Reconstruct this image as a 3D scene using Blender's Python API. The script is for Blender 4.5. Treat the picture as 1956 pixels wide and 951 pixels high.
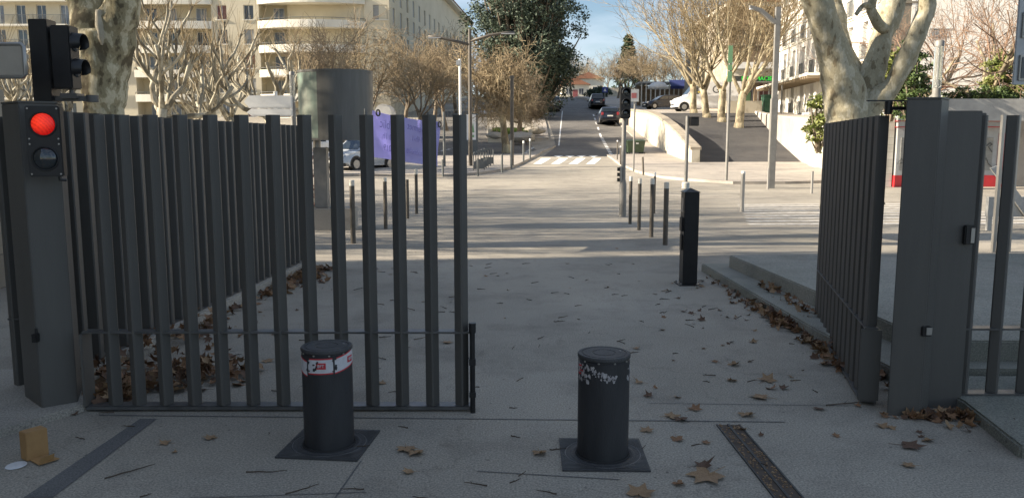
import bpy, bmesh, math, random
from mathutils import Vector, Matrix, Euler
R = math.radians
C = bpy.context.scene
for o in list(bpy.data.objects): bpy.data.objects.remove(o)
COL = C.collection
# ---------------------------------------------------------------- camera, light, exposure
H, F, PITCH = 1.65, 1550.0, R(7.6)
cam = bpy.data.cameras.new('camera'); camo = bpy.data.objects.new('camera', cam); COL.objects.link(camo)
cam.sensor_width = 36; cam.lens = F / 1956 * 36; cam.clip_end = 3000; cam.clip_start = .05
camo.location = (0, 0, H); camo.rotation_euler = (R(90) - PITCH, 0, 0); C.camera = camo
SUN_EL = R(25); SD = Vector((1, .12, 0)).normalized()
w = bpy.data.worlds.new('World'); C.world = w; w.use_nodes = True
nt = w.node_tree; nt.nodes.clear()
sky = nt.nodes.new('ShaderNodeTexSky'); sky.sky_type = 'NISHITA'; sky.sun_disc = False
sky.sun_elevation = SUN_EL; sky.sun_rotation = R(263); sky.air_density = 1.0; sky.dust_density = .8; sky.ozone_density = 2.0
tc = nt.nodes.new('ShaderNodeTexCoord'); mp = nt.nodes.new('ShaderNodeMapping'); mp.inputs['Scale'].default_value = (2.2, 2.2, 9)
ns = nt.nodes.new('ShaderNodeTexNoise'); ns.inputs['Scale'].default_value = 1.6; ns.inputs['Detail'].default_value = 7
rp = nt.nodes.new('ShaderNodeValToRGB'); rp.color_ramp.elements[0].position = .44; rp.color_ramp.elements[1].position = .78
mx = nt.nodes.new('ShaderNodeMix'); mx.data_type = 'RGBA'; mx.inputs[7].default_value = (6.5, 7.2, 8.2, 1)
bg = nt.nodes.new('ShaderNodeBackground'); bg.inputs['Strength'].default_value = .056
ou = nt.nodes.new('ShaderNodeOutputWorld')
nt.links.new(tc.outputs['Generated'], mp.inputs['Vector']); nt.links.new(mp.outputs[0], ns.inputs['Vector'])
nt.links.new(ns.outputs['Fac'], rp.inputs[0]); nt.links.new(rp.outputs[0], mx.inputs[0])
nt.links.new(sky.outputs[0], mx.inputs[6]); nt.links.new(mx.outputs[2], bg.inputs[0]); nt.links.new(bg.outputs[0], ou.inputs[0])
sl = bpy.data.lights.new('sun', 'SUN'); sl.energy = 5.0; sl.angle = R(.5); sl.color = (1, .87, .70)
so = bpy.data.objects.new('sun', sl); COL.objects.link(so)
dirv = Vector((SD.x * math.cos(SUN_EL), SD.y * math.cos(SUN_EL), -math.sin(SUN_EL)))
so.rotation_euler = dirv.to_track_quat('-Z', 'Y').to_euler(); so.location = (-40, -5, 30)
C.view_settings.view_transform = 'Standard'; C.view_settings.look = 'None'; C.view_settings.gamma = 1
C.view_settings.exposure = 1.49
C.render.engine = 'CYCLES'
try: C.cycles.max_bounces = 6
except Exception: pass

# ---------------------------------------------------------------- terrain and measuring helpers
NODES = [(-60, 0), (24, 0), (30, .07), (35, .2), (40, .4), (45, .55), (50, .75), (57, 1.3), (65, 2.0), (75, 2.95), (89, 4.2),
         (100, 5.2), (115, 6.8), (130, 8.0), (150, 9.4), (200, 12.2), (400, 16), (1500, 20)]
TN = [(26, 2.3), (36, 2.45), (42, 2.7), (62, 3.7), (75, 4.35), (89, 5.05), (100, 5.8), (115, 7.1), (130, 8.3), (150, 9.6)]
RN = [(40, .4), (42, .46), (50, 1.55), (62, 3.7)]
def interp(N, y):
    if y <= N[0][0]: return N[0][1]
    for (a, za), (b, zb) in zip(N, N[1:]):
        if y <= b: return za + (zb - za) * (y - a) / (b - a)
    return N[-1][1]
def hz(y): return interp(NODES, y)
def tz(y): return interp(TN, y)
def rz_(y): return interp(RN, y)
def ray(u, v):
    a = (u - 978) / F; b = (475.5 - v) / F
    return a, math.cos(PITCH) + b * math.sin(PITCH), b * math.cos(PITCH) - math.sin(PITCH)
def X(u, d, v=268):                      # lateral metres at forward distance d
    a, f, z = ray(u, v); return a * d / f
def Z(v, d):                             # height at forward distance d
    a, f, z = ray(978, v); return H + z * d / f
def G(u, v, fn=hz, off=0):               # point of the terrain under an image position
    a, f, z = ray(u, v); lo, hi = 1.5, 400.
    d = lo
    while d < hi:
        if H + z * d / f <= fn(d) + off: break
        d *= 1.004
    return (a * d / f, d)
def Gz(u, v, z0=0.):
    a, f, z = ray(u, v); d = (H - z0) * f / -z
    return (a * d / f, d)

# ---------------------------------------------------------------- materials
def lin(c): return tuple(x for x in c) + (1,)
MC = {}
def mat(name, c, rough=.8, var=.12, scale=2., metal=0., bump=0., bscale=60., c2=None, spec=.5, coord='obj', lo=.35, hi=.65, trans=0, stretch=None):
    if name in MC: return MC[name]
    m = bpy.data.materials.new(name); m.use_nodes = True; n = m.node_tree; L = n.links
    b = n.nodes['Principled BSDF']; b.inputs['Roughness'].default_value = rough; b.inputs['Metallic'].default_value = metal
    b.inputs['Specular IOR Level'].default_value = spec
    if coord == 'obj':
        t = n.nodes.new('ShaderNodeTexCoord'); src = t.outputs['Object']
    else:
        t = n.nodes.new('ShaderNodeNewGeometry'); src = t.outputs['Position']
    if stretch:
        q = n.nodes.new('ShaderNodeMapping'); q.inputs['Scale'].default_value = stretch; L.new(src, q.inputs[0]); src = q.outputs[0]
    x = n.nodes.new('ShaderNodeTexNoise'); x.inputs['Scale'].default_value = scale; x.inputs['Detail'].default_value = 8; x.inputs['Roughness'].default_value = .65
    L.new(src, x.inputs['Vector'])
    r = n.nodes.new('ShaderNodeValToRGB'); e = r.color_ramp.elements; e[0].position = lo; e[1].position = hi
    if c2 is None: c2 = tuple(min(1, k * (1 + var)) for k in c); c1 = tuple(k * (1 - var) for k in c)
    else: c1 = c
    e[0].color = lin(c1); e[1].color = lin(c2)
    L.new(x.outputs['Fac'], r.inputs[0]); L.new(r.outputs[0], b.inputs['Base Color'])
    if bump:
        y = n.nodes.new('ShaderNodeTexNoise'); y.inputs['Scale'].default_value = bscale; y.inputs['Detail'].default_value = 4; L.new(src, y.inputs['Vector'])
        k = n.nodes.new('ShaderNodeBump'); k.inputs['Strength'].default_value = bump; k.inputs['Distance'].default_value = .02
        L.new(y.outputs['Fac'], k.inputs['Height']); L.new(k.outputs[0], b.inputs['Normal'])
    MC[name] = m; return m
def paving(name, c, c2, spot, fine=90., big=.35, bump=.35, crack=.0):
    """mottled asphalt or concrete: big patches, fine aggregate speckle, dark spots, hairline cracks"""
    m = bpy.data.materials.new(name); m.use_nodes = True; n = m.node_tree; L = n.links; b = n.nodes['Principled BSDF']
    b.inputs['Roughness'].default_value = .88; b.inputs['Specular IOR Level'].default_value = .3
    g = n.nodes.new('ShaderNodeNewGeometry').outputs['Position']
    def noise(s, d, r=.6):
        x = n.nodes.new('ShaderNodeTexNoise'); x.inputs['Scale'].default_value = s; x.inputs['Detail'].default_value = d; x.inputs['Roughness'].default_value = r; L.new(g, x.inputs['Vector']); return x.outputs['Fac']
    def ramp(f, p0, p1, a, b_):
        x = n.nodes.new('ShaderNodeValToRGB'); e = x.color_ramp.elements; e[0].position = p0; e[1].position = p1; e[0].color = a; e[1].color = b_; L.new(f, x.inputs[0]); return x.outputs[0]
    def mul(a, b_, f=1.):
        x = n.nodes.new('ShaderNodeMix'); x.data_type = 'RGBA'; x.blend_type = 'MULTIPLY'; x.inputs[0].default_value = f; L.new(a, x.inputs[6]); L.new(b_, x.inputs[7]); return x.outputs[2]
    col = ramp(noise(big, 9, .62), .36, .64, lin(c), lin(c2))
    fn = noise(fine, 3, .7)
    col = mul(col, ramp(fn, .30, .70, (.48, .48, .49, 1), (1.38, 1.35, 1.30, 1)))
    v = n.nodes.new('ShaderNodeTexVoronoi'); v.inputs['Scale'].default_value = 7.; L.new(g, v.inputs['Vector'])
    col = mul(col, ramp(v.outputs['Distance'], .035, .075, lin((spot,) * 3), (1, 1, 1, 1)))
    v3 = n.nodes.new('ShaderNodeTexVoronoi'); v3.inputs['Scale'].default_value = 31.; L.new(g, v3.inputs['Vector'])
    col = mul(col, ramp(v3.outputs['Distance'], .06, .13, lin((min(1, spot * 1.3),) * 3), (1, 1, 1, 1)))
    # old stains and worn lighter lanes
    sn = noise(1.1, 7, .7); col = mul(col, ramp(sn, .50, .68, (1.03, 1.03, 1.03, 1), (.70, .70, .71, 1)), .85)
    col = mul(col, ramp(noise(.16, 3, .5), .35, .6, (.84, .84, .85, 1), (1.05, 1.05, 1.04, 1)), .9)
    v5 = n.nodes.new('ShaderNodeTexVoronoi'); v5.inputs['Scale'].default_value = 55.; L.new(g, v5.inputs['Vector'])
    col = mul(col, ramp(v5.outputs['Distance'], .05, .14, (1.7, 1.68, 1.62, 1), (1, 1, 1, 1)))
    if crack:
        wv = n.nodes.new('ShaderNodeTexVoronoi'); wv.feature = 'DISTANCE_TO_EDGE'; wv.inputs['Scale'].default_value = .45
        ad = n.nodes.new('ShaderNodeVectorMath'); ad.operation = 'ADD'
        nv = n.nodes.new('ShaderNodeTexNoise'); nv.inputs['Scale'].default_value = 2.5; nv.inputs['Detail'].default_value = 6; L.new(g, nv.inputs['Vector'])
        L.new(g, ad.inputs[0]); L.new(nv.outputs['Color'], ad.inputs[1]); L.new(ad.outputs[0], wv.inputs['Vector'])
        col = mul(col, ramp(wv.outputs['Distance'], .002, .006, (.55, .55, .55, 1), (1, 1, 1, 1)), crack)
    L.new(col, b.inputs['Base Color'])
    k = n.nodes.new('ShaderNodeBump'); k.inputs['Strength'].default_value = bump; k.inputs['Distance'].default_value = .008
    L.new(fn, k.inputs['Height']); L.new(k.outputs[0], b.inputs['Normal'])
    return m
def plane_bark(name, pale, tan, dark, sc=5., th=.42):
    m = bpy.data.materials.new(name); m.use_nodes = True; n = m.node_tree; L = n.links; b = n.nodes['Principled BSDF']
    b.inputs['Roughness'].default_value = .85; b.inputs['Specular IOR Level'].default_value = .25
    t = n.nodes.new('ShaderNodeTexCoord').outputs['Object']
    q = n.nodes.new('ShaderNodeMapping'); q.inputs['Scale'].default_value = (1, 1, .55); L.new(t, q.inputs[0])
    def noise(s, d):
        x = n.nodes.new('ShaderNodeTexNoise'); x.inputs['Scale'].default_value = s; x.inputs['Detail'].default_value = d; x.inputs['Roughness'].default_value = .55; L.new(q.outputs[0], x.inputs['Vector']); return x.outputs['Fac']
    r = n.nodes.new('ShaderNodeValToRGB'); e = r.color_ramp.elements; r.color_ramp.interpolation = 'LINEAR'
    e[0].position = th; e[0].color = lin(dark); e[1].position = th + .05; e[1].color = lin(tan)
    e2 = e.new(.53); e2.color = lin(tan); e3 = e.new(.57); e3.color = lin(pale)
    L.new(noise(sc, 5), r.inputs[0])
    mxx = n.nodes.new('ShaderNodeMix'); mxx.data_type = 'RGBA'; mxx.blend_type = 'MULTIPLY'; mxx.inputs[0].default_value = .5
    r2 = n.nodes.new('ShaderNodeValToRGB'); r2.color_ramp.elements[0].position = .3; r2.color_ramp.elements[1].position = .7; r2.color_ramp.elements[0].color = (.5, .5, .45, 1)
    L.new(noise(sc * 6, 5), r2.inputs[0]); L.new(r.outputs[0], mxx.inputs[6]); L.new(r2.outputs[0], mxx.inputs[7]); L.new(mxx.outputs[2], b.inputs['Base Color'])
    k = n.nodes.new('ShaderNodeBump'); k.inputs['Strength'].default_value = .5; k.inputs['Distance'].default_value = .03
    L.new(noise(sc * 1.5, 6), k.inputs['Height']); L.new(k.outputs[0], b.inputs['Normal'])
    return m
def brickmat(name, c1, c2, mortar, sc, rw=.5, rh=.25, axis='xz'):
    m = bpy.data.materials.new(name); m.use_nodes = True; n = m.node_tree; L = n.links; b = n.nodes['Principled BSDF']; b.inputs['Roughness'].default_value = .9
    t = n.nodes.new('ShaderNodeNewGeometry').outputs['Position']; s = n.nodes.new('ShaderNodeSeparateXYZ'); L.new(t, s.inputs[0]); cb = n.nodes.new('ShaderNodeCombineXYZ')
    if axis == 'xz': L.new(s.outputs[0], cb.inputs[0])
    else: L.new(s.outputs[1], cb.inputs[0])
    L.new(s.outputs[2], cb.inputs[1])
    k = n.nodes.new('ShaderNodeTexBrick'); k.inputs['Color1'].default_value = lin(c1); k.inputs['Color2'].default_value = lin(c2); k.inputs['Mortar'].default_value = lin(mortar)
    k.inputs['Scale'].default_value = sc; k.inputs['Mortar Size'].default_value = .012; k.inputs['Brick Width'].default_value = rw; k.inputs['Row Height'].default_value = rh
    L.new(cb.outputs[0], k.inputs['Vector'])
    x = n.nodes.new('ShaderNodeTexNoise'); x.inputs['Scale'].default_value = 1.7; x.inputs['Detail'].default_value = 9; L.new(t, x.inputs['Vector'])
    r = n.nodes.new('ShaderNodeValToRGB'); r.color_ramp.elements[0].position = .3; r.color_ramp.elements[1].position = .7; r.color_ramp.elements[0].color = (.6, .58, .55, 1)
    L.new(x.outputs['Fac'], r.inputs[0]); mm = n.nodes.new('ShaderNodeMix'); mm.data_type = 'RGBA'; mm.blend_type = 'MULTIPLY'; mm.inputs[0].default_value = .8
    L.new(k.outputs['Color'], mm.inputs[6]); L.new(r.outputs[0], mm.inputs[7]); L.new(mm.outputs[2], b.inputs['Base Color'])
    return m
M = {}
M['ground'] = paving('plaza_concrete', (.30, .28, .238), (.40, .37, .315), .45, crack=.35)
M['asphalt'] = paving('street_asphalt', (.14, .136, .128), (.20, .192, .18), .6)
M['ramp'] = paving('ramp_asphalt', (.055, .056, .06), (.085, .083, .082), .7)
M['pave'] = paving('pavement_concrete', (.36, .335, .30), (.46, .42, .37), .6)
M['wornpaint'] = mat('worn_road_paint', (.34, .32, .28), .8, scale=6, c2=(.60, .58, .54), lo=.4, hi=.62, coord='pos')
M['kerb'] = paving('kerb_stone', (.34, .32, .28), (.45, .42, .37), .6, bump=.2)
M['slab'] = paving('step_concrete', (.22, .23, .20), (.33, .32, .28), .5)
M['strip'] = paving('patched_asphalt', (.13, .13, .13), (.18, .18, .175), .5, fine=160)
M['paint'] = mat('road_paint', (.62, .62, .60), .7, scale=9, c2=(.78, .78, .75), lo=.3, hi=.55, coord='pos')
M['gate'] = mat('charcoal_powder_coat', (.080, .076, .069), .5, c2=(.098, .093, .084), lo=.3, hi=.7, coord='pos', stretch=(1, 1, .12), scale=11, bump=.12, bscale=420, spec=.5)
M['gate_rail'] = mat('worn_charcoal_steel', (.10, .098, .095), .33, var=.25, scale=9, bump=.1, bscale=200, metal=.2)
M['black'] = mat('black_plastic', (.012, .012, .013), .45, var=.3, scale=8)
M['blackmetal'] = mat('black_painted_metal', (.014, .014, .015), .38, var=.3, scale=6)
M['bollard'] = mat('bollard_steel', (.020, .021, .024), .5, scale=7, c2=(.036, .037, .040), bump=.15, bscale=160, stretch=(1, 1, .25))
M['cast'] = mat('cast_iron', (.035, .036, .038), .6, scale=14, c2=(.06, .06, .06), bump=.4, bscale=120)
M['steel'] = mat('brushed_steel', (.35, .34, .32), .4, var=.15, scale=4, metal=.7, stretch=(1, 1, .1))
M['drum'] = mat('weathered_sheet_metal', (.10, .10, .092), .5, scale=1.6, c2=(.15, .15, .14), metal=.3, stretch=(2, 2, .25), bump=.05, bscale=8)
M['pole'] = mat('grey_pole_paint', (.20, .195, .18), .5, var=.15, scale=5)
M['brownpole'] = mat('brown_pole_paint', (.09, .078, .062), .55, var=.2, scale=5)
M['white'] = mat('white_paint', (.75, .75, .72), .5, var=.06, scale=3)
M['signback'] = mat('sign_back_metal', (.42, .43, .43), .45, var=.1, scale=4, metal=.3)
M['stone'] = brickmat('ashlar_stone', (.34, .30, .24), (.42, .37, .29), (.25, .22, .18), 1.0, .8, .38)
M['stoney'] = brickmat('ashlar_stone_side', (.34, .30, .24), (.42, .37, .29), (.25, .22, .18), 1.0, .8, .38, axis='yz')
M['rubble'] = brickmat('rubble_stone', (.23, .165, .105), (.32, .24, .16), (.19, .15, .11), 1.6, .5, .3)
M['retwall'] = mat('limewashed_wall', (.52, .475, .38), .9, scale=1.8, c2=(.27, .245, .19), lo=.5, hi=.72, bump=.4, bscale=12, coord='pos', stretch=(1, 1, .6))
M['whitewall'] = brickmat('white_block_wall', (.62, .59, .53), (.53, .51, .45), (.42, .40, .35), 1.2, .6, .3, axis='yz')
M['beige'] = mat('beige_render', (.56, .50, .365), .9, scale=.35, c2=(.64, .58, .44), coord='pos', bump=.1, bscale=30)
M['beige2'] = mat('cream_render', (.66, .62, .50), .9, scale=.5, c2=(.74, .70, .58), coord='pos')
M['parapet'] = mat('cream_parapet', (.64, .61, .52), .85, scale=.8, c2=(.74, .71, .62), coord='pos', stretch=(1, 1, .2))
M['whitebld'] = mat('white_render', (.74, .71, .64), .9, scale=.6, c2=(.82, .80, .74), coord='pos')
M['shadebld'] = mat('shaded_front_render', (.20, .175, .135), .9, scale=.6, c2=(.25, .22, .17), coord='pos')  # white building's camera-facing front: shade put into a darker render colour
M['glass'] = mat('window_glass', (.03, .04, .055), .08, scale=.25, c2=(.08, .10, .13), spec=.8, coord='pos')
M['curtain'] = mat('curtained_glass', (.24, .27, .31), .25, scale=1.3, c2=(.10, .13, .18), coord='pos', spec=.6)
M['redcurtain'] = mat('dull_red_curtain', (.17, .075, .065), .5, var=.3, scale=4, coord='pos')
M['shutter'] = mat('grey_shutter', (.30, .30, .28), .7, var=.2, scale=12, stretch=(.2, .2, 4))
M['frame'] = mat('window_frame_paint', (.60, .60, .57), .5, var=.08)
M['rail'] = mat('railing_paint', (.11, .12, .12), .5)
M['tile'] = mat('terracotta_tiles', (.30, .13, .075), .8, scale=3, c2=(.40, .20, .12), stretch=(6, .5, 1), bump=.5, bscale=10)
M['bark'] = plane_bark('plane_bark', (.58, .53, .38), (.34, .30, .19), (.15, .125, .08), 6.)
M['barksoft'] = plane_bark('plane_bark_pale', (.56, .52, .40), (.42, .38, .27), (.24, .20, .13), 7., .36)
M['barkfar'] = plane_bark('plane_bark_branches', (.44, .39, .27), (.33, .28, .19), (.19, .16, .11), 2.5)
M['barkpale'] = plane_bark('pollard_bark', (.46, .43, .34), (.33, .30, .23), (.17, .15, .11), 3.)
M['barkbrown'] = mat('brown_bark', (.13, .10, .07), .9, scale=4, c2=(.22, .18, .13), bump=.6, bscale=14, stretch=(1, 1, .2))
M['twig'] = mat('brown_twigs', (.20, .15, .095), .9, scale=.8, c2=(.30, .24, .16))
M['twigpale'] = mat('straw_twigs', (.31, .25, .15), .9, scale=.9, c2=(.20, .15, .09))
M['twigred'] = mat('reddish_twigs', (.20, .125, .085), .9, scale=.8, c2=(.27, .19, .13))
M['leafdark'] = mat('dark_evergreen_leaves', (.03, .05, .036), .75, scale=.6, c2=(.09, .12, .075), coord='pos')
M['leafolive'] = mat('olive_leaves', (.07, .10, .02), .55, scale=2.5, c2=(.20, .22, .05), coord='pos')
M['leafgreen'] = mat('shrub_leaves', (.035, .065, .018), .5, scale=2.5, c2=(.09, .13, .035), coord='pos')
M['conifer'] = mat('conifer_needles', (.025, .05, .022), .7, scale=.5, c2=(.06, .09, .04), coord='pos')
M['grass'] = mat('green_grass', (.06, .11, .02), .8, scale=3, c2=(.12, .17, .04), coord='pos')
M['dry1'] = mat('dry_leaf_brown', (.17, .085, .04), .75, scale=14, c2=(.27, .15, .075))
M['dry2'] = mat('dry_leaf_tan', (.33, .22, .12), .75, scale=14, c2=(.22, .13, .065))
M['dry3'] = mat('dry_leaf_dark', (.08, .045, .028), .8, scale=14, c2=(.15, .085, .05))
M['stick'] = mat('dry_stick', (.08, .06, .045), .9, var=.35, scale=8)
M['card'] = mat('brown_cardboard', (.36, .21, .085), .8, var=.12, scale=8)
M['purple'] = mat('lilac_banner', (.52, .50, .80), .6, scale=3, c2=(.58, .56, .84))
M['purpletext'] = mat('banner_print_showing_through', (.28, .25, .58), .6)
M['red'] = mat('signal_red_paint', (.55, .03, .035), .4, var=.12, scale=3)
M['redsign'] = mat('pale_red_sign', (.30, .10, .10), .5, var=.1)
M['green'] = mat('green_plastic', (.035, .12, .07), .5, var=.2, scale=3)
M['olivebin'] = mat('olive_bin_plastic', (.055, .085, .045), .55, var=.2, scale=4)
M['palegreen'] = mat('pale_green_sign', (.17, .33, .17), .5, var=.1)
M['navy'] = mat('navy_awning', (.02, .03, .12), .7, var=.2)
M['tyre'] = mat('tyre_rubber', (.018, .018, .018), .85)
M['rim'] = mat('alloy_rim', (.35, .35, .35), .35, metal=.7)
M['headlamp'] = mat('clear_lamp_lens', (.6, .62, .64), .12, spec=.8)
M['taillamp'] = mat('red_lamp_lens', (.32, .02, .02), .2, spec=.8)
M['yellow'] = mat('yellow_paint', (.6, .45, .05), .5)
M['sticker'] = mat('worn_white_sticker', (.58, .58, .60), .5, scale=16, c2=(.46, .45, .46), lo=.45, hi=.7)
M['scuff'] = mat('scuffed_sticker_paper', (.55, .53, .53), .8, scale=30, c2=(.25, .23, .23))
M['stickred'] = mat('sticker_red', (.50, .03, .04), .5)
M['drumlit'] = mat('drum_painted_sunlight', (.30, .29, .24), .4, scale=2.2, c2=(.17, .25, .20), stretch=(1.5, 1.5, .4))  # sunlit side of the drum and its greenish reflection, painted as lighter colour
M['scar'] = mat('pale_bark_scar', (.42,.38,.29), .85, var=.2, scale=6)
M['twigredleaf'] = mat('reddish_small_leaves', (.22,.09,.06), .7, var=.3, scale=5)
M['board'] = mat('beige_sign_board', (.40, .36, .30), .6, var=.12, scale=3)
M['bluesign'] = mat('blue_sign', (.03, .05, .25), .5)
M['concrete'] = mat('grey_concrete', (.30, .30, .29), .9, scale=2, c2=(.40, .40, .38), bump=.2, bscale=30, coord='pos')
M['carwhite'] = mat('white_car_paint', (.72, .72, .71), .22, var=.03, spec=.6)
M['carsilver'] = mat('silver_car_paint', (.42, .45, .48), .25, var=.04, spec=.6, metal=.25)
M['cardark'] = mat('dark_car_paint', (.018, .022, .035), .2, var=.1, spec=.6)
M['carglass'] = mat('car_glass', (.02, .026, .03), .05, spec=.9)
M['plate'] = mat('number_plate_white', (.65, .65, .62), .5)
def emis(name, c, s, rough=.3, edge=None, loc=None):
    m = bpy.data.materials.new(name); m.use_nodes = True; b = m.node_tree.nodes['Principled BSDF']
    b.inputs['Base Color'].default_value = lin(c); b.inputs['Emission Color'].default_value = lin(c); b.inputs['Emission Strength'].default_value = s; b.inputs['Roughness'].default_value = rough
    n = m.node_tree; t = n.nodes.new('ShaderNodeTexCoord'); q = n.nodes.new('ShaderNodeMapping'); n.links.new(t.outputs['Object'], q.inputs[0])
    if edge:
        q.vector_type = 'TEXTURE'; q.inputs['Location'].default_value = loc; q.inputs['Scale'].default_value = (.085, .085, .085)
        g = n.nodes.new('ShaderNodeTexGradient'); g.gradient_type = 'SPHERICAL'; n.links.new(q.outputs[0], g.inputs[0])
        r = n.nodes.new('ShaderNodeValToRGB'); r.color_ramp.elements[0].color = lin(edge); r.color_ramp.elements[1].color = lin(c); r.color_ramp.elements[0].position = .15; r.color_ramp.elements[1].position = .85; n.links.new(g.outputs[0], r.inputs[0])
        wv = n.nodes.new('ShaderNodeTexWave'); wv.inputs['Scale'].default_value = 26; wv.inputs['Distortion'].default_value = 5; wv.inputs['Detail Scale'].default_value = 8; n.links.new(t.outputs['Object'], wv.inputs[0]); wv.bands_direction = 'DIAGONAL'
        r2 = n.nodes.new('ShaderNodeValToRGB'); r2.color_ramp.elements[0].color = (.45, .45, .45, 1); r2.color_ramp.elements[1].position = .5; n.links.new(wv.outputs['Fac'], r2.inputs[0])
        mm = n.nodes.new('ShaderNodeMix'); mm.data_type = 'RGBA'; mm.blend_type = 'MULTIPLY'; mm.inputs[0].default_value = .8; n.links.new(r.outputs[0], mm.inputs[6]); n.links.new(r2.outputs[0], mm.inputs[7]); n.links.new(mm.outputs[2], b.inputs['Emission Color'])
        b.inputs['Base Color'].default_value = (.25, .01, .01, 1)
    else:
        x = n.nodes.new('ShaderNodeTexNoise'); x.inputs['Scale'].default_value = 6; n.links.new(q.outputs[0], x.inputs[0]); r = n.nodes.new('ShaderNodeValToRGB'); r.color_ramp.elements[0].color = lin(tuple(k * .6 for k in c)); r.color_ramp.elements[1].color = lin(c)
        n.links.new(x.outputs['Fac'], r.inputs[0]); n.links.new(r.outputs[0], b.inputs['Emission Color'])
    return m
M['redlamp'] = emis('lit_red_signal', (1, .045, .012), .38, .45, (.42, .006, .004), (-.012, -.05, 1.757))
M['pharm'] = emis('lit_green_lettering', (.06, .75, .08), .45)
m = bpy.data.materials.new('lamp_glass'); m.use_nodes = True; b = m.node_tree.nodes['Principled BSDF']; b.inputs['Transmission Weight'].default_value = .85
b.inputs['Roughness'].default_value = .12; b.inputs['IOR'].default_value = 1.2; b.inputs['Base Color'].default_value = (.85, .88, .86, 1); M['lampglass'] = m
q = M['purple'].node_tree; pb_ = q.nodes['Principled BSDF']; tr = q.nodes.new('ShaderNodeBsdfTranslucent'); tr.inputs[0].default_value = (.55, .52, .85, 1); ms = q.nodes.new('ShaderNodeMixShader'); ms.inputs[0].default_value = .5
q.links.new(pb_.outputs[0], ms.inputs[1]); q.links.new(tr.outputs[0], ms.inputs[2]); q.links.new(ms.outputs[0], q.nodes['Material Output'].inputs[0])

# ---------------------------------------------------------------- mesh helpers
class MB:
    def __init__(s): s.v = []; s.f = []; s.m = []; s.k = 0
    def add(s, vs, fs):
        o = len(s.v); s.v += [tuple(p) for p in vs]; s.f += [tuple(i + o for i in f) for f in fs]; s.m += [s.k] * len(fs); return s
    def quad(s, a, b, c, d): return s.add([a, b, c, d], [(0, 1, 2, 3)])
    def box(s, x0, x1, y0, y1, z0, z1, rot=0, piv=None):
        vs = [(x, y, z) for z in (z0, z1) for y in (y0, y1) for x in (x0, x1)]
        if rot:
            cx, cy = piv if piv else ((x0 + x1) / 2, (y0 + y1) / 2); c, q = math.cos(rot), math.sin(rot)
            vs = [(cx + (x - cx) * c - (y - cy) * q, cy + (x - cx) * q + (y - cy) * c, z) for x, y, z in vs]
        return s.add(vs, [(0, 2, 3, 1), (4, 5, 7, 6), (0, 1, 5, 4), (2, 6, 7, 3), (0, 4, 6, 2), (1, 3, 7, 5)])
    def prism(s, poly, z0, z1, zf=None):
        n = len(poly); vs = [(x, y, z0) for x, y in poly] + [(x, y, z1) for x, y in poly]
        return s.add(vs, [tuple(range(n - 1, -1, -1)), tuple(range(n, 2 * n))] + [(i, (i + 1) % n, n + (i + 1) % n, n + i) for i in range(n)])
    def cyl(s, cx, cy, z0, z1, r0, r1=None, n=20, a0=0):
        if r1 is None: r1 = r0
        vs = [(cx + r * math.cos(a0 + 2 * math.pi * i / n), cy + r * math.sin(a0 + 2 * math.pi * i / n), z) for z, r in ((z0, r0), (z1, r1)) for i in range(n)]
        return s.add(vs, [tuple(range(n - 1, -1, -1)), tuple(range(n, 2 * n))] + [(i, (i + 1) % n, n + (i + 1) % n, n + i) for i in range(n)])
    def lathe(s, cx, cy, prof, n=28, cap=True):
        vs = [(cx + r * math.cos(2 * math.pi * i / n), cy + r * math.sin(2 * math.pi * i / n), z) for r, z in prof for i in range(n)]
        fs = [(j * n + i, j * n + (i + 1) % n, (j + 1) * n + (i + 1) % n, (j + 1) * n + i) for j in range(len(prof) - 1) for i in range(n)]
        if cap: fs += [tuple(range(n - 1, -1, -1)), tuple(range((len(prof) - 1) * n, len(prof) * n))]
        return s.add(vs, fs)
    def tube(s, pts, rad, n=6, cap=True):
        pts = [Vector(p) for p in pts]
        if not hasattr(rad, '__len__'): rad = [rad] * len(pts)
        vs = []; up = Vector((0, 0, 1)); prev = None
        for i, p in enumerate(pts):
            t = (pts[min(i + 1, len(pts) - 1)] - pts[max(i - 1, 0)]).normalized()
            if prev is None:
                a = t.cross(up) if abs(t.z) < .95 else t.cross(Vector((1, 0, 0)))
            else: a = prev - t * prev.dot(t)
            if a.length < 1e-6: a = t.orthogonal()
            a.normalize(); prev = a; b = t.cross(a)
            for k in range(n):
                q = 2 * math.pi * k / n; vs.append(p + (a * math.cos(q) + b * math.sin(q)) * rad[i])
        m = len(pts); fs = [(j * n + i, j * n + (i + 1) % n, (j + 1) * n + (i + 1) % n, (j + 1) * n + i) for j in range(m - 1) for i in range(n)]
        if cap: fs += [tuple(range(n - 1, -1, -1)), tuple(range((m - 1) * n, m * n))]
        return s.add(vs, fs)
    def mesh(s, name, mats, smooth=False):
        me = bpy.data.meshes.new(name); me.from_pydata(s.v, [], s.f)
        if not isinstance(mats, (list, tuple)): mats = [mats]
        for q in mats: me.materials.append(q)
        if len(mats) > 1: me.polygons.foreach_set('material_index', s.m)
        if smooth: me.polygons.foreach_set('use_smooth', [True] * len(me.polygons))
        me.update(); return me
    def build(s, name, mats, parent=None, smooth=False, bevel=0, fix=False):
        me = s.mesh(name, mats, smooth)
        if bevel or fix:
            b = bmesh.new(); b.from_mesh(me)
            bmesh.ops.recalc_face_normals(b, faces=b.faces)
            if bevel: bmesh.ops.bevel(b, geom=[e for e in b.edges if len(e.link_faces) == 2 and e.calc_face_angle(0) > .5], offset=bevel, segments=2, affect='EDGES', clamp_overlap=True)
            b.to_mesh(me); b.free()
        o = bpy.data.objects.new(name, me); COL.objects.link(o)
        if parent: o.parent = parent
        return o
def tag(o, label, cat, group=None):
    o['label'] = label; o['category'] = cat
    if group: o['group'] = group
    return o
def struct(o): o['kind'] = 'structure'; return o
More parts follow.
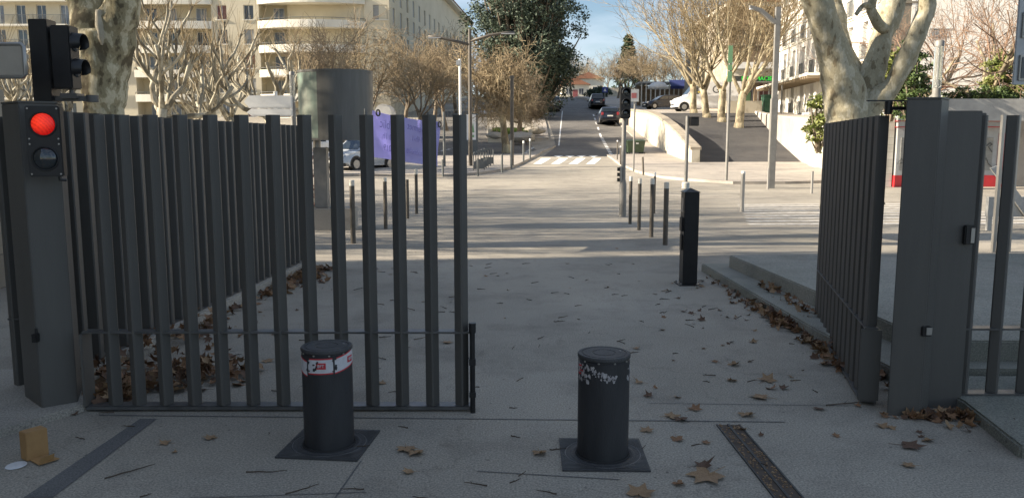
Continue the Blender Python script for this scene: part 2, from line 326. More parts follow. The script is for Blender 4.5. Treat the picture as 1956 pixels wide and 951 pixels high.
def empty(name, loc, rot=0, label=None, cat=None, group=None):
    o = bpy.data.objects.new(name, None); COL.objects.link(o); o.location = loc; o.rotation_euler = (0, 0, rot); o.empty_display_size = .2
    if label: tag(o, label, cat, group)
    return o
def dup(o, parent=None):
    c = o.copy(); COL.objects.link(c); c.parent = parent
    for ch in list(o.children): dup(ch, c)
    return c
def autosmooth(o, ang=40):
    me = o.data; me.polygons.foreach_set('use_smooth', [True] * len(me.polygons))
    b = bmesh.new(); b.from_mesh(me)
    for e in b.edges:
        if len(e.link_faces) == 2 and e.calc_face_angle(0) > R(ang): e.smooth = False
    b.to_mesh(me); b.free(); return o
def draped(name, poly, fn, off, m, nodes=NODES, skirt=0, extra=None):
    b = bmesh.new(); vs = [b.verts.new((x, y, 0)) for x, y in poly]; b.faces.new(vs)
    for yy, _ in nodes:
        bmesh.ops.bisect_plane(b, geom=b.verts[:] + b.edges[:] + b.faces[:], plane_co=(0, yy, 0), plane_no=(0, 1, 0))
    bmesh.ops.triangulate(b, faces=b.faces[:])
    for v in b.verts: v.co.z = fn(v.co.y) + off
    bmesh.ops.recalc_face_normals(b, faces=b.faces)
    if sum(f.normal.z for f in b.faces) < 0: bmesh.ops.reverse_faces(b, faces=b.faces[:])
    if skirt:
        ed = [e for e in b.edges if len(e.link_faces) == 1]
        r = bmesh.ops.extrude_edge_only(b, edges=ed)
        for v in r['geom']:
            if isinstance(v, bmesh.types.BMVert): v.co.z -= skirt
    me = bpy.data.meshes.new(name); b.to_mesh(me); b.free(); me.materials.append(m)
    o = bpy.data.objects.new(name, me); COL.objects.link(o); return o
def text(s, size, m, parent, loc, rot, name='lettering', sx=1, depth=.002, align='CENTER'):
    cu = bpy.data.curves.new('t', 'FONT'); cu.body = s; cu.size = size; cu.align_x = align; cu.align_y = 'CENTER'; cu.extrude = depth
    t = bpy.data.objects.new('t', cu); COL.objects.link(t); bpy.context.view_layer.update()
    me = bpy.data.meshes.new_from_object(t.evaluated_get(bpy.context.evaluated_depsgraph_get())); bpy.data.objects.remove(t)
    me.materials.clear(); me.materials.append(m); me.name = name
    if sx < 0:
        for v in me.vertices: v.co.x *= sx
        me.flip_normals()
    o = bpy.data.objects.new(name, me); COL.objects.link(o); o.parent = parent; o.location = loc; o.rotation_euler = rot; return o

# ================================================================ GROUND
g = MB(); ys = [n[0] for n in NODES]
for a, b_ in zip(ys, ys[1:]):
    g.quad((-700, a, hz(a)), (700, a, hz(a)), (700, b_, hz(b_)), (-700, b_, hz(b_)))
struct(g.build('ground', M['ground']))
# the street that climbs away from the square
sl_, sr = [], []
for u, v in ((1035, 300), (1062, 281), (1058, 262), (1050, 240), (1045, 222)): sl_.append(G(u, v))
sl_ += [(X(1064, 110), 110), (X(1070, 150), 150), (X(1080, 260), 260)]
sr = [(X(1120, 260), 260), (X(1158, 150), 150), (X(1172, 110), 110), (10.6, 90), (9.9, 75), (9.3, 60), (8.6, 50), (7.4, G(1165, 299)[1])]
struct(draped('street', sl_ + sr, hz, .004, M['asphalt']))
# side street on the left, beyond the pavement
struct(draped('side_street', [(-60, 46), (-4.5, 46), (-3.2, 50.2), (1.7, 51.5), (1.2, 60), (-2, 64), (-3, 100), (-8, 100), (-9, 64), (-60, 64)], hz, .003, M['asphalt']))
lp = [G(u, v) for u, v in ((845, 338), (880, 337), (915, 334), (950, 329), (972, 324), (990, 317), (1010, 307), (1035, 293), (1062, 281.5))]
struct(draped('pavement', [(-22, lp[0][1] + 1.2), (-9, lp[0][1] + .3)] + lp + [(X(1000, 50), 50.), (X(870, 48.5), 48.5), (-22, 48)], hz, .11, M['pave'], skirt=.13))
rp_ = [G(u, v) for u, v in ((1158, 298), (1168, 304), (1182, 315), (1215, 330), (1262, 341), (1310, 346), (1400, 352), (1500, 352), (1600, 349))]
struct(draped('pavement', rp_ + [(18, 36), (14, 38), (14.9, 42), (9.6, 42), (9.7, 60), (8.9, 60), (8.2, 50)], hz, .10, M['pave'], skirt=.12))
struct(draped('pavement', [(9.25, 60), (10.5, 60), (11.6, 90), (10.6, 90)], hz, .1, M['pave'], skirt=.12))
struct(draped('pavement', [(X(1020, 62), 62), (X(1048, 62), 62), (X(1044, 75), 75), (X(1036, 98), 98), (X(1015, 98), 98)], hz, .1, M['pave'], skirt=.12))
# terrace on the right, its ramp and the slopes
struct(draped('terrace', [(18.3, 62), (15.0, 42), (13.2, 30), (15, 28.5), (90, 28.5), (90, 150), (11.5, 150), (11.7, 100), (11.2, 75), (10.2, 62)], tz, 0, M['pave'], nodes=TN, skirt=4))
struct(draped('ramp', [(9.6, 42), (15.0, 42), (18.3, 62), (10.2, 62)], rz_, .006, M['ramp'], nodes=RN, skirt=1))
# painted markings
def mark(pts, off=.008, fn=hz): return draped('road_marking', [G(u, v) for u, v in pts], fn, off, M['paint'])
for a in ((1018, 1034, 1035, 1053), (1052, 1069, 1069, 1086), (1086, 1103, 1102, 1119), (1119, 1136, 1134, 1149)):
    struct(mark([(a[0], 314), (a[1], 314), (a[3], 302.5), (a[2], 302.5)]))
for a in (1057, 1079, 1101, 1124): struct(mark([(a, 297.6), (a + 19, 297.6), (a + 10, 301.6)]))
def dashes(p, q, n, w):
    (x0, y0), (x1, y1) = p, q
    for i in range(n):
        t0 = i / n; t1 = t0 + .5 / n
        a = (x0 + (x1 - x0) * t0, y0 + (y1 - y0) * t0); b_ = (x0 + (x1 - x0) * t1, y0 + (y1 - y0) * t1)
        struct(draped('road_marking', [(a[0], a[1]), (a[0] + w, a[1]), (b_[0] + w, b_[1]), b_], hz, .008, M['paint']))
dashes(G(1164, 296), G(1146, 262), 11, .22); dashes(G(1146, 262), G(1131, 216), 5, .16)
struct(draped('road_marking', [G(1066, 279), (G(1066, 279)[0] + .10, G(1066, 279)[1]), (X(1073, 100) + .1, 100), (X(1073, 100), 100)], hz, .008, M['paint']))
dashes((-6.0, 49.3), (-3.4, 56.5), 8, .18); dashes((.6, 50.6), (1.4, 56), 6, .2)
for i in range(9):
    y = 15.9 + i * .62; struct(draped('road_marking', [(X(1440 - i * 3, y), y), (11, y + .25), (11, y + .55), (X(1440 - i * 3, y), y + .30)], hz, .005, M['wornpaint']))
# near ground details
p0, p1, p2, p3 = Gz(268, 800), Gz(300, 800), Gz(100, 951), Gz(45, 951)
struct(draped('asphalt_strip', [p0, p1, (p2[0] + .0, p2[1]), (p3[0], p3[1])], hz, .004, M['strip']))
def joint(a, b_, w=.006):
    (x0, y0), (x1, y1) = Gz(*a), Gz(*b_); d = Vector((x1 - x0, y1 - y0)).normalized(); nx, ny = -d.y * w, d.x * w
    struct(draped('expansion_joint', [(x0 - nx, y0 - ny), (x1 - nx, y1 - ny), (x1 + nx, y1 + ny), (x0 + nx, y0 + ny)], hz, .003, M['strip']))
joint((190, 793), (1500, 806)); joint((912, 900), (1185, 916), .004); joint((60, 962), (700, 940), .003); joint((1235, 770), (1620, 775), .003); joint((640, 951), (690, 880), .004)
a, b_, c_, d_ = Gz(0, 836), Gz(190, 776), Gz(60, 740), Gz(-120, 760)
sb = MB(); sb.prism([(-9, a[1] - 1.6), (a[0] - .3, a[1] - .25), a, b_, (-3.3, 5.6), (-9, 5.6)], -.05, .045); struct(sb.build('kerb_slab', M['kerb'], bevel=.01))
# steps on the right
e1 = Gz(1340, 503, .1); e2 = Gz(1393, 487, .25)
s1 = MB(); s1.prism([(e1[0], e1[1]), (2.52, 6.6), (2.62, 5.4), (9, 5.4), (9, e1[1] + .25)], -.05, .10); struct(s1.build('lower_step', M['slab'], bevel=.012))
s2 = MB(); s2.prism([(e2[0], e2[1]), (2.98, 5.6), (9, 5.6), (9, e2[1] + .25)], .05, .25); struct(s2.build('upper_step', M['slab'], bevel=.012))
q0, q1 = Gz(1840, 765, .07), Gz(1956, 850, .07)
s3 = MB(); s3.prism([(q0[0], q0[1]), (q1[0] - .02, q1[1]), (q1[0] + .6, q1[1] - .3), (q1[0] + 3, q1[1] - .3), (q1[0] + 3, 5.35), (q0[0], 5.35)], -.05, .07)
struct(s3.build('kerb_stone', M['slab'], bevel=.012))
# ================================================================ GATE, FENCES, PILLARS
BR = R(53)
_bars = {}
def bar_mesh(z0, z1, s=.066):
    k = (z0, z1, s)
    if k not in _bars:
        b = MB(); h = s / 2; c = .008
        prof = [(-h + c, -h), (h - c, -h), (h, -h + c), (h, h - c), (h - c, h), (-h + c, h), (-h, h - c), (-h, -h + c)]
        b.prism(prof, z0, z1); me = b.mesh('bar', M['gate']); _bars[k] = me
    return _bars[k]
def bar(parent, x, y, z0, z1, rot=BR, s=.066):
    o = bpy.data.objects.new('bar', bar_mesh(z0, z1, s)); COL.objects.link(o); o.parent = parent; o.location = (x, y, 0); o.rotation_euler = (0, 0, rot); return o
def gate_leaf(loc, rot, label, xs, L, br):
    t = empty('gate_leaf', loc, rot, label, 'gate', 'charcoal steel gate leaves')
    for x in xs: bar(t, x, 0, .035, 1.80, br)
    r = MB(); r.box(0, L, -.040, .040, .487, .499); r.build('middle_rail', M['gate_rail'], t, bevel=.002)
    r = MB(); r.box(0, L, -.046, .046, .022, .034); r.box(0, L, -.05, -.046, .01, .034); r.build('bottom_rail', M['gate_rail'], t, bevel=.002)
    r = MB(); r.box(-.005, .012, -.06, .06, .035, .486); r.build('end_plate', M['gate'], t, bevel=.002)
    b = MB(); b.box(L - .002, L + .008, -.05, .03, .03, .54); b.cyl(L + .0, -.062, .0, .50, .016); b.cyl(L + .0, -.062, .50, .56, .022); b.box(L - .02, L + .02, -.08, -.045, .30, .34); b.box(L - .02, L + .02, -.08, -.045, .10, .13)
    b.build('drop_bolt', M['blackmetal'], t, fix=True)
    return t
LX = -2.62
xs = [(u - 978) * .003068 - LX for u in (178, 226, 281, 338, 396, 456, 517, 577, 637, 697, 757, 818, 877)]
gate_leaf((LX, 4.86, 0), 0, 'closed charcoal steel gate leaf of upright bars, to the left of the opening', xs, 2.38, BR)
gate_leaf((2.235, 4.93, 0), math.atan2(2.28, .55), 'open charcoal steel gate leaf swung back beside the right-hand pillar', [.07 + .19 * i for i in range(13)], 2.38, R(14))
# receding fence on the left
t = empty('bar_fence', (-3.0, 5.25, 0), math.atan2(5.3, .26), 'long charcoal bar fence running back behind the closed gate leaf on a low pale kerb', 'fence')
for i in range(29): bar(t, .05 + i * .184, 0, .11, 1.84, R(12), .088)
r = MB(); r.box(0, 5.3, -.035, .035, .10, .112); r.build('rail', M['gate_rail'], t)
k = MB(); k.box(-.1, 5.45, -.10, .12, -.05, .098); k.build('kerb', M['kerb'], t, bevel=.012)
k = MB(); k.box(5.26, 5.31, -.05, .05, .10, 1.84); k.build('end_post', M['gate'], t, bevel=.004)
# fixed fence on the right, on its mossy kerb stone
t = empty('bar_fence', (2.86, 4.95, 0), 0, 'short fixed charcoal bar fence standing on the kerb stone right of the cabinet pillar', 'fence')
for x in (.05, .24, .43, .62, .81, 1.0, 1.2, 1.4): bar(t, x - .08, 0, .085, 1.80)
r = MB(); r.box(-.08, 1.4, -.04, .04, .487, .499); r.box(-.08, 1.4, -.046, .046, .072, .084); r.build('rail', M['gate_rail'], t)
t = empty('bar_fence', (-3.3, 5.24, 0), 0, 'narrow fixed strip of charcoal bars tucked against the pillar with the red signal', 'fence')
for x in (.03, .11): bar(t, x, 0, .0, 1.80)
r = MB(); r.box(0, .16, -.04, .04, .487, .499); r.build('rail', M['gate_rail'], t)
# pillars
t = empty('gate_pillar', (-2.73, 4.9, 0), 0, 'charcoal steel gate pillar carrying the lit red signal', 'pillar')
LPOLY = [(-.36, .08), (-.12, -.15), (.035, -.03), (-.09, .26), (-.36, .30)]
def grow_poly(p, k): cx = sum(q[0] for q in p) / len(p); cy = sum(q[1] for q in p) / len(p); return [(cx + (x - cx) * k, cy + (y - cy) * k) for x, y in p]
b = MB(); b.prism(LPOLY, -.02, 1.865); b.build('post', M['gate'], t, bevel=.005)
b = MB(); b.prism(grow_poly(LPOLY, 1.02), 1.866, 1.878); b.build('cap', M['gate'], t, bevel=.002)
b = MB(); b.box(-.125, -.10, -.19, -.15, .46, .51); b.cyl(-.11, -.165, .51, .54, .008); b.build('lock_boss', M['blackmetal'], t, fix=True)
t = empty('gate_pillar', (2.45, 4.9, 0), 0, 'tall charcoal steel gate pillar to the right of the opening, with a small lock', 'pillar')
RPOLY = [(-.175, -.15), (.006, -.19), (.112, -.075), (.112, .18), (0, .18)]
b = MB(); b.prism(RPOLY, -.02, 1.885); b.build('post', M['gate'], t, bevel=.005)
b = MB(); b.prism(grow_poly(RPOLY, 1.02), 1.886, 1.896); b.build('cap', M['gate'], t, bevel=.002)
b = MB(); b.box(-.02, .035, -.205, -.15, .50, .56); b.build('lock', M['blackmetal'], t, bevel=.004)
b = MB(); b.box(.0, .033, -.212, -.206, .512, .555); b.cyl(.017, -.16, .561, .566, .01); b.build('lock_plate', M['steel'], t, fix=True)
b = MB(); b.box(-.2, -.05, .0, .04, 1.83, 1.85); b.cyl(-.20, .02, 1.805, 1.88, .022); b.box(-.33, -.02, .01, .03, 1.881, 1.889); b.build('hinge', M['blackmetal'], t, fix=True)
t = empty('control_cabinet', (2.68, 4.98, 0), 0, 'slim charcoal steel cabinet with a card reader, right of the tall pillar', 'cabinet')
b = MB(); b.box(-.114, .115, -.10, .16, -.02, 1.825); b.build('casing', M['gate'], t, bevel=.004)
b = MB(); b.box(.117, .185, -.02, .14, .0, 1.815); b.build('side_panel', M['gate'], t, bevel=.003)
b = MB(); b.box(.045, .105, -.135, -.101, 1.03, 1.145); bb = b.build('card_reader', M['black'], t, bevel=.006)
b = MB(); b.box(.078, .100, -.139, -.1355, 1.04, 1.13); b.build('reader_plate', M['steel'], bb)
# retractable bollards
def retract(x, y, rot, label):
    t = empty('retractable_bollard', (x, y, 0), 0, label, 'bollard', 'raised retractable bollards in the gateway')
    b = MB(); b.lathe(0, 0, [(.134, -.02), (.134, .524), (.130, .527), (.130, .536), (.134, .539)], 48); autosmooth(b.build('body', M['bollard'], t))
    b = MB(); b.lathe(0, 0, [(.137, .5395), (.138, .551), (.134, .557), (.118, .5575), (.117, .5545), (.112, .5545), (.111, .5575), (.062, .5575), (.061, .5545), (.056, .5545), (.055, .5575), (.001, .5575)], 48)
    cp = autosmooth(b.build('cap', M['cast'], t))
    b = MB(); b.cyl(.09 * math.cos(.3), .09 * math.sin(.3), .5575, .5605, .006, n=8); b.build('screw', M['steel'], cp)
    for i in range(10):
        a = 2 * math.pi * i / 10; b = MB(); b.cyl(.1305 * math.cos(a), .1305 * math.sin(a), .527, .534, .006, n=6); b.build('reflector', M['steel'], t)
    b = MB(); h = .222; c, s_ = math.cos(rot), math.sin(rot)
    b.box(-h, h, -h, h, .001, .010, rot, (0, 0)); b.build('ground_plate', M['cast'], t)
    b = MB()
    b.lathe(0, 0, [(.150, .0095), (.152, .0125), (.170, .0125), (.172, .0095)], 48, cap=False)
    b2 = MB(); b2.lathe(0, 0, [(.195, .0095), (.196, .012), (.199, .012), (.200, .0095)], 48, cap=False)
    ring = b.build('collar', M['cast'], t, smooth=True); b2.build('ring', M['gate_rail'], ring)
    b = MB()
    for q in range(4):
        for i in range(-12, 13):
            u = i * .0165; 
            lim = .214
            A = Vector((-lim, u)); 
            pts = []
            for tpar in range(0, 14):
                x_ = -lim + tpar * (lim * 2) / 13
                pts.append(x_)
            for sgn in (-1, 1):
                d0 = math.sqrt(max(0, 0.203 ** 2 - u * u)) if abs(u) < .203 else 0
                if lim - d0 > .012:
                    x0, x1 = (d0 + .004) * sgn, lim * sgn
                    if q < 1: b.box(min(x0, x1), max(x0, x1), u - .002, u + .002, .0101, .0128, rot, (0, 0))
    # ribs run one way across the plate, turned with it
    for k_, v_ in enumerate(b.v): pass
    b.build('plate_ribs', M['gate_rail'], t)
    b = MB(); b.lathe(0, 0, [(.135, .0095), (.136, .018), (.143, .018), (.145, .0095)], 40, cap=False); b.build('seal', M['tyre'], t, smooth=True)
    return t
def band(r, a0, a1, z0, z1, n=20, ragged=0, seed=0, wav=0):
    rnd = random.Random(seed); b = MB(); top = []; bot = []
    for i in range(n + 1):
        a = a0 + (a1 - a0) * i / n; w = wav * (a - a0)
        top.append((r * math.cos(a), r * math.sin(a), z1 + w - rnd.random() * ragged)); bot.append((r * math.cos(a), r * math.sin(a), z0 + w + rnd.random() * ragged))
    for i in range(n): b.quad(bot[i], bot[i + 1], top[i + 1], top[i])
    return b
D = R
t = retract(-1.0, 4.27, R(-6), 'raised charcoal bollard with a white and red sticker band around its top')
SEG = ((D(192), D(233), .437, -.03), (D(237), D(296), .432, .004), (D(300), D(368), .434, .028))
b = MB()
for (a0, a1, z0, wv) in SEG: src = band(.1352, a0, a1, z0, z0 + .083, 18, .003, int(a0 * 9), wv); b.add(src.v, src.f)
st = b.build('sticker_band', M['sticker'], t, smooth=True)
for (a0, a1, z0, wv) in SEG:
    for dz in (-.002, .077): src = band(.1356, a0, a1, z0 + dz, z0 + dz + .007, 18, 0, 3, wv); src.build('sticker_edge', M['stickred'], st, smooth=True)
for a_, z_ in ((269, .478), (345, .495)):
    src = band(.1358, D(a_ - 11), D(a_ + 11), z_ - .017, z_ + .017, 6); lg = src.build('sticker_logo', M['stickred'], st)
    text('BFT', .022, M['sticker'], lg, (.1372 * math.cos(D(a_)), .1372 * math.sin(D(a_)), z_), (R(90), 0, D(a_) + R(90)), sx=1)
b = MB(); rnd = random.Random(5)
for i in range(34):
    a = D(rnd.choice((rnd.uniform(293, 305), rnd.uniform(232, 240), rnd.uniform(250, 262)))); z = .44 + rnd.random() * .08; s_ = rnd.uniform(.002, .008); r = .1363
    b.add([(r * math.cos(a + q * s_ * 7), r * math.sin(a + q * s_ * 7), z + w_ * s_) for q, w_ in ((-1, -.8), (.8, -1), (1.1, .7), (-.7, 1.2))], [(0, 1, 2, 3)])
b.build('scratches', M['bollard'], st)
t = retract(.48, 4.12, R(-1), 'raised charcoal bollard with only torn scraps of white sticker left around its top')
b = MB(); rnd = random.Random(9)
for i in range(150):
    g_ = rnd.random()
    if g_ < .38: a = rnd.uniform(176, 232); z = rnd.uniform(.43, .515)
    elif g_ < .55: a = rnd.uniform(325, 348); z = rnd.uniform(.42, .50)
    else:
        q = rnd.random(); a = 232 + q * 60; z = .50 - q * .055 + rnd.gauss(0, .010)
    s_ = rnd.uniform(.004, .014) if g_ < .55 else rnd.uniform(.002, .009); a = D(a); r = .1352 + i * .00001
    n = rnd.choice((4, 5, 6)); b.add([(r * math.cos(a + math.cos(k * 6.283 / n) * s_ * 7 * rnd.uniform(.5, 1.2)), r * math.sin(a + math.cos(k * 6.283 / n) * s_ * 7), z + math.sin(k * 6.283 / n) * s_ * rnd.uniform(.6, 1.4)) for k in range(n)], [tuple(range(n))])
st = b.build('sticker_scraps', M['scuff'], t)
for a, z in ((200, .505), (206, .480), (198, .462)):
    src = band(.1368, D(a - 7), D(a + 7), z - .006, z + .005, 3, .003, a); src.build('sticker_logo', M['stickred'], st)
# red signal on the pillar and the tall signal above
t = empty('signal_lamp', (-2.675, 4.70, 0), R(14), 'two-lamp black signal box with its red lamp lit, fixed to the left pillar', 'traffic light')
b = MB(); b.box(-.09, .09, -.035, .045, 1.445, 1.845); b.build('housing', M['black'], t, bevel=.006)
for x in (-.075, .075):
    for z in (1.46, 1.63, 1.66, 1.83): b = MB(); b.cyl(x, 0, 0, .004, .005, n=8); b.v = [(px, -.035 - pz, z + py) for px, py, pz in b.v]; b.build('screw', M['steel'], t)
def dome(r, n=20, m_=6, h=.5):
    vs = []; fs = []
    for j in range(m_ + 1):
        a = math.pi / 2 * j / m_
        for i in range(n): vs.append((r * math.cos(a) * math.cos(2 * math.pi * i / n), -r * h * math.sin(a), r * math.cos(a) * math.sin(2 * math.pi * i / n)))
    for j in range(m_):
        for i in range(n): fs.append((j * n + i, j * n + (i + 1) % n, (j + 1) * n + (i + 1) % n, (j + 1) * n + i))
    return vs, fs
b = MB(); v_, f_ = dome(.062); b.add([(x, y - .0355, z + 1.742) for x, y, z in v_], f_); o = b.build('red_lamp', M['redlamp'], t, smooth=True); o['label'] = 'lit red lamp'
b = MB(); v_, f_ = dome(.062, h=.4); b.add([(x, y - .0355, z + 1.548) for x, y, z in v_], f_); o = b.build('lower_lamp', M['carglass'], t, smooth=True); o['label'] = 'dark unlit lamp'
b = MB(); b.tube([(.05, .02, 1.445), (.05, .02, 1.425), (.08, .04, 1.42)], .008); b.build('cable', M['black'], t)
b = MB()
for z0 in (1.742, 1.548):
    pr = []
    n = 20
    for i in range(n):
        a = 2 * math.pi * i / n; pr.append((math.cos(a), math.sin(a)))
    vs = [(c_ * r_, y_, z0 + s_ * r_) for r_, y_ in ((.064, -.0352), (.064, -.042), (.071, -.042), (.071, -.0352)) for c_, s_ in pr]
    b.add(vs, [(j * n + i, j * n + (i + 1) % n, (j + 1) * n + (i + 1) % n, (j + 1) * n + i) for j in range(3) for i in range(n)])
b.build('lens_ring', M['blackmetal'], t, smooth=True)
t = empty('street_signal', (-2.80, 4.97, 0), 0, 'black traffic light seen side-on with two hoods, above the left pillar', 'traffic light')
b = MB(); b.box(-.055, .055, -.055, .055, 1.879, 2.36); b.build('post', M['blackmetal'], t, bevel=.004)
b = MB(); b.box(.07, .185, -.055, .055, 1.955, 2.325); b.box(.0555, .0695, -.03, .03, 2.26, 2.29); b.box(.0555, .0695, -.03, .03, 1.99, 2.02); b.build('housing', M['black'], t, bevel=.012)
for z in (2.225, 2.075):
    b = MB(); n = 14; vs = []
    for k in range(n + 1):
        a = R(-35) + R(250) * k / n
        for x_, r_ in ((.186, .062), (.245, .056), (.186, .058), (.243, .052)): vs.append((x_ - (.02 if k in (0, n) and x_ > .23 else 0), r_ * math.cos(a), z + r_ * math.sin(a)))
    fs = []
    for k in range(n): a = k * 4; c = a + 4; fs += [(a, a + 1, c + 1, c), (a + 2, c + 2, c + 3, a + 3), (a + 1, a + 3, c + 3, c + 1)]
    b.add(vs, fs); hd = b.build('hood', M['navyblack'] if 'navyblack' in M else M['black'], t, smooth=True)
    b = MB(); v_, f_ = dome(.05, h=.3); b.add([(-y + .1855, x, zz + z) for x, y, zz in v_], f_); b.build('lens', M['carglass'], hd, smooth=True)
b = MB(); b.box(.03, .26, -.02, .02, 1.885, 1.915); b.cyl(.27, 0, 1.88, 1.92, .035); b.box(.1, .2, -.045, .045, 1.90, 1.93); b.tube([(.15, 0, 1.955), (.15, 0, 1.91)], .015); b.build('bracket', M['gate_rail'], t, fix=True)
# black call post
x, y = Gz(1317, 545)
t = empty('call_post', (x, y + .09, 0), R(3), 'square black post with a pyramid cap bolted to the ground beyond the right bollard', 'post')
b = MB(); b.box(-.085, .085, -.085, .085, .012, 1.06); b.build('post', M['blackmetal'], t, bevel=.006)
b = MB(); b.add([(-.09, -.09, 1.061), (.09, -.09, 1.061), (.09, .09, 1.061), (-.09, .09, 1.061), (-.09, -.09, 1.072), (.09, -.09, 1.072), (.09, .09, 1.072), (-.09, .09, 1.072), (0, 0, 1.115)], [(3, 2, 1, 0), (0, 1, 5, 4), (1, 2, 6, 5), (2, 3, 7, 6), (3, 0, 4, 7), (4, 5, 8), (5, 6, 8), (6, 7, 8), (7, 4, 8)]); b.build('cap', M['blackmetal'], t)
b = MB(); b.box(-.13, .13, -.13, .13, .0, .012); bp = b.build('base_plate', M['blackmetal'], t)
for a in (-.11, .11):
    for c in (-.11, .11): b = MB(); b.cyl(a, c, .012, .03, .011, n=6); b.build('bolt', M['steel'], bp)
b = MB(); b.box(-.105, -.086, -.05, .05, .62, .78); b.box(-.10, -.086, -.04, .04, .40, .58); b.build('reader', M['black'], t, bevel=.003)
b = MB(); b.box(-.09, -.0865, -.04, .04, .84, 1.0); b.build('display', M['steel'], t)
# box, disc and channel on the ground
x, y = Gz(68, 884)
t = empty('cardboard_box', (x - .02, y + .06, 0.002), R(-35), 'small brown cardboard box lying open with one flap spread on the concrete', 'box')
b = MB(); b.box(-.07, .0, -.055, .055, 0, .15); b.build('carton', M['card'], t, bevel=.003)
b = MB(); b.add([(.001, -.043, .004), (.115, -.05, .006), (.12, .05, .008), (.001, .043, .004), (.001, -.043, .008), (.115, -.05, .010), (.12, .05, .012), (.001, .043, .008)], [(3, 2, 1, 0), (4, 5, 6, 7), (0, 1, 5, 4), (1, 2, 6, 5), (2, 3, 7, 6), (3, 0, 4, 7)]); b.add([(.10, .03, .012), (.12, -.05, .010), (.135, -.05, .045), (.115, .03, .045)], [(0, 1, 2, 3)]); b.build('flap', M['card'], t)
x, y = Gz(31, 890); b = MB(); b.lathe(0, 0, [(.005, .003), (.005, .005), (.048, .005), (.05, .003)], 32); o = b.build('disc', M['headlamp']); o.location = (x, y, .002); o.rotation_euler = (R(2), R(-2), 0); tag(o, 'small shiny white disc lying flat in front of the cardboard box', 'disc')
a0, a1 = Gz(1386, 812), Gz(1500, 951); dx, dy = a0[0] - a1[0], a0[1] - a1[1]; L_ = math.hypot(dx, dy) + .7
t = empty('drain_channel', (a0[0], a0[1], 0), math.atan2(-dy, -dx), 'narrow iron slot channel full of grit, set in the concrete near the right front', 'drain')
b = MB(); b.box(0, L_, .075, .085, 0, .009); b.box(0, L_, -.055, -.047, 0, .009); b.box(0, L_, .008, .022, 0, .009); b.build('edge_bar', M['cast'], t)
b = MB(); b.box(0, L_, -.047, .008, .001, .0045); b.box(0, L_, .022, .075, .001, .0045); b.build('groove', M['stick'], t)
b = MB(); rnd = random.Random(3)
for i in range(420):
    px = rnd.random() * L_; py = rnd.choice((rnd.uniform(-.045, .005), rnd.uniform(.025, .073))); s_ = rnd.uniform(.0015, .005); b.box(px - s_, px + s_, py - s_, py + s_, .0045, .0045 + s_, rnd.random() * 3)
b.build('grit', M['dry2'], t)['kind'] = 'stuff'
# stone wall and sign panel at the left edge, gatehouse out of view that shades the gateway
x, y = Gz(38, 541)
b = MB(); b.box(-12, x, y - 3.2, y, 0, 2.22); o = b.build('boundary_wall', M['stone'], bevel=.01); tag(o, 'plain beige stone wall at the very left edge of the photo', 'wall')
t = empty('sign_panel', (-3.13, 4.62, 0), R(-6), 'grey-brown sign panel with a rounded metal frame at the upper left edge', 'sign')
b = MB(); b.box(-.35, .435, -.006, .006, 2.005, 2.17); b.build('panel', M['board'], t)
b = MB(); b.tube([(-.4, 0, 2.0), (.43, 0, 2.0), (.445, 0, 2.015), (.445, 0, 2.16), (.43, 0, 2.175), (-.4, 0, 2.175)], .012, 8); b.build('frame', M['steel'], t, smooth=True)
b = MB(); b.cyl(-.25, .03, 0, 2.3, .025, n=12); b.build('pole', M['pole'], t)
t = empty('stone_gatehouse', (-9.5, 0, 0), 0, 'tall pale stone gatehouse left of the gateway that throws the shade over it', 'building')
b = MB(); b.box(-16, 0, -14, 8.35, 0, 13.5); b.build('wall', M['stoney'], t, bevel=.03)
b = MB(); b.box(-16.15, .12, -14.1, 8.42, 13.502, 13.85); b.build('cornice', M['stone'], t, bevel=.03)
# right edge sign plate
t = empty('sign_panel', (3.74, 6.0, 0), R(6), 'blue-grey plate with two dark framed squares at the upper right edge', 'sign')
b = MB(); b.box(-.115, .30, -.008, .008, 2.05, 2.95); b.build('panel', M['signback'], t, bevel=.003)
for z in (2.17, 2.47, 2.77):
    b = MB(); b.box(-.085, .09, -.022, -.009, z - .09, z + .09); f_ = b.build('frame', M['steel'], t, bevel=.003)
    b = MB(); b.box(-.07, .075, -.026, -.0225, z - .075, z + .075); b.build('tile', M['rail'], f_)
b = MB(); b.cyl(.2, .05, 0, 3.0, .035, n=12); b.build('pole', M['pole'], t)
# lilac banner tied to the back of the closed leaf, print showing mirrored through it
BL, BRr = (712, 11.7), (841, 13.2)
def PB(u, v, o=0.):
    dd = BL[1] + (BRr[1] - BL[1]) * (u - BL[0]) / (BRr[0] - BL[0]); return Vector((X(u, dd, v), dd, Z(v, dd)))
t = empty('banner', (PB(775, 260).x, PB(775, 260).y, 0), 0, 'lilac cloth banner stretched between slim posts behind the gate bars, its print showing mirrored', 'banner')
TI = Vector(t.location)
c4 = [PB(712, 211), PB(841, 233), PB(833, 318), PB(713, 300)]; tv = (c4[1] - c4[0]); tv.z = 0; tv.normalize(); nv_ = Vector((-tv.y, tv.x, 0)); angb = math.atan2(tv.y, tv.x)
b = MB(); n = 24; mm_ = 10; vs = []
for j in range(mm_ + 1):
    for i in range(n + 1):
        s_, q = i / n, j / mm_
        p = (c4[0] * (1 - s_) + c4[1] * s_) * (1 - q) + (c4[3] * (1 - s_) + c4[2] * s_) * q
        p = p + nv_ * (.02 * math.sin(s_ * 9 + q * 2) + .012 * math.sin(q * 7 + s_ * 3)) - Vector((0, 0, .03 * math.sin(s_ * math.pi) * (1 - q))); vs.append(p - TI)
o0 = len(vs); vs += [p + nv_ * .003 for p in vs]
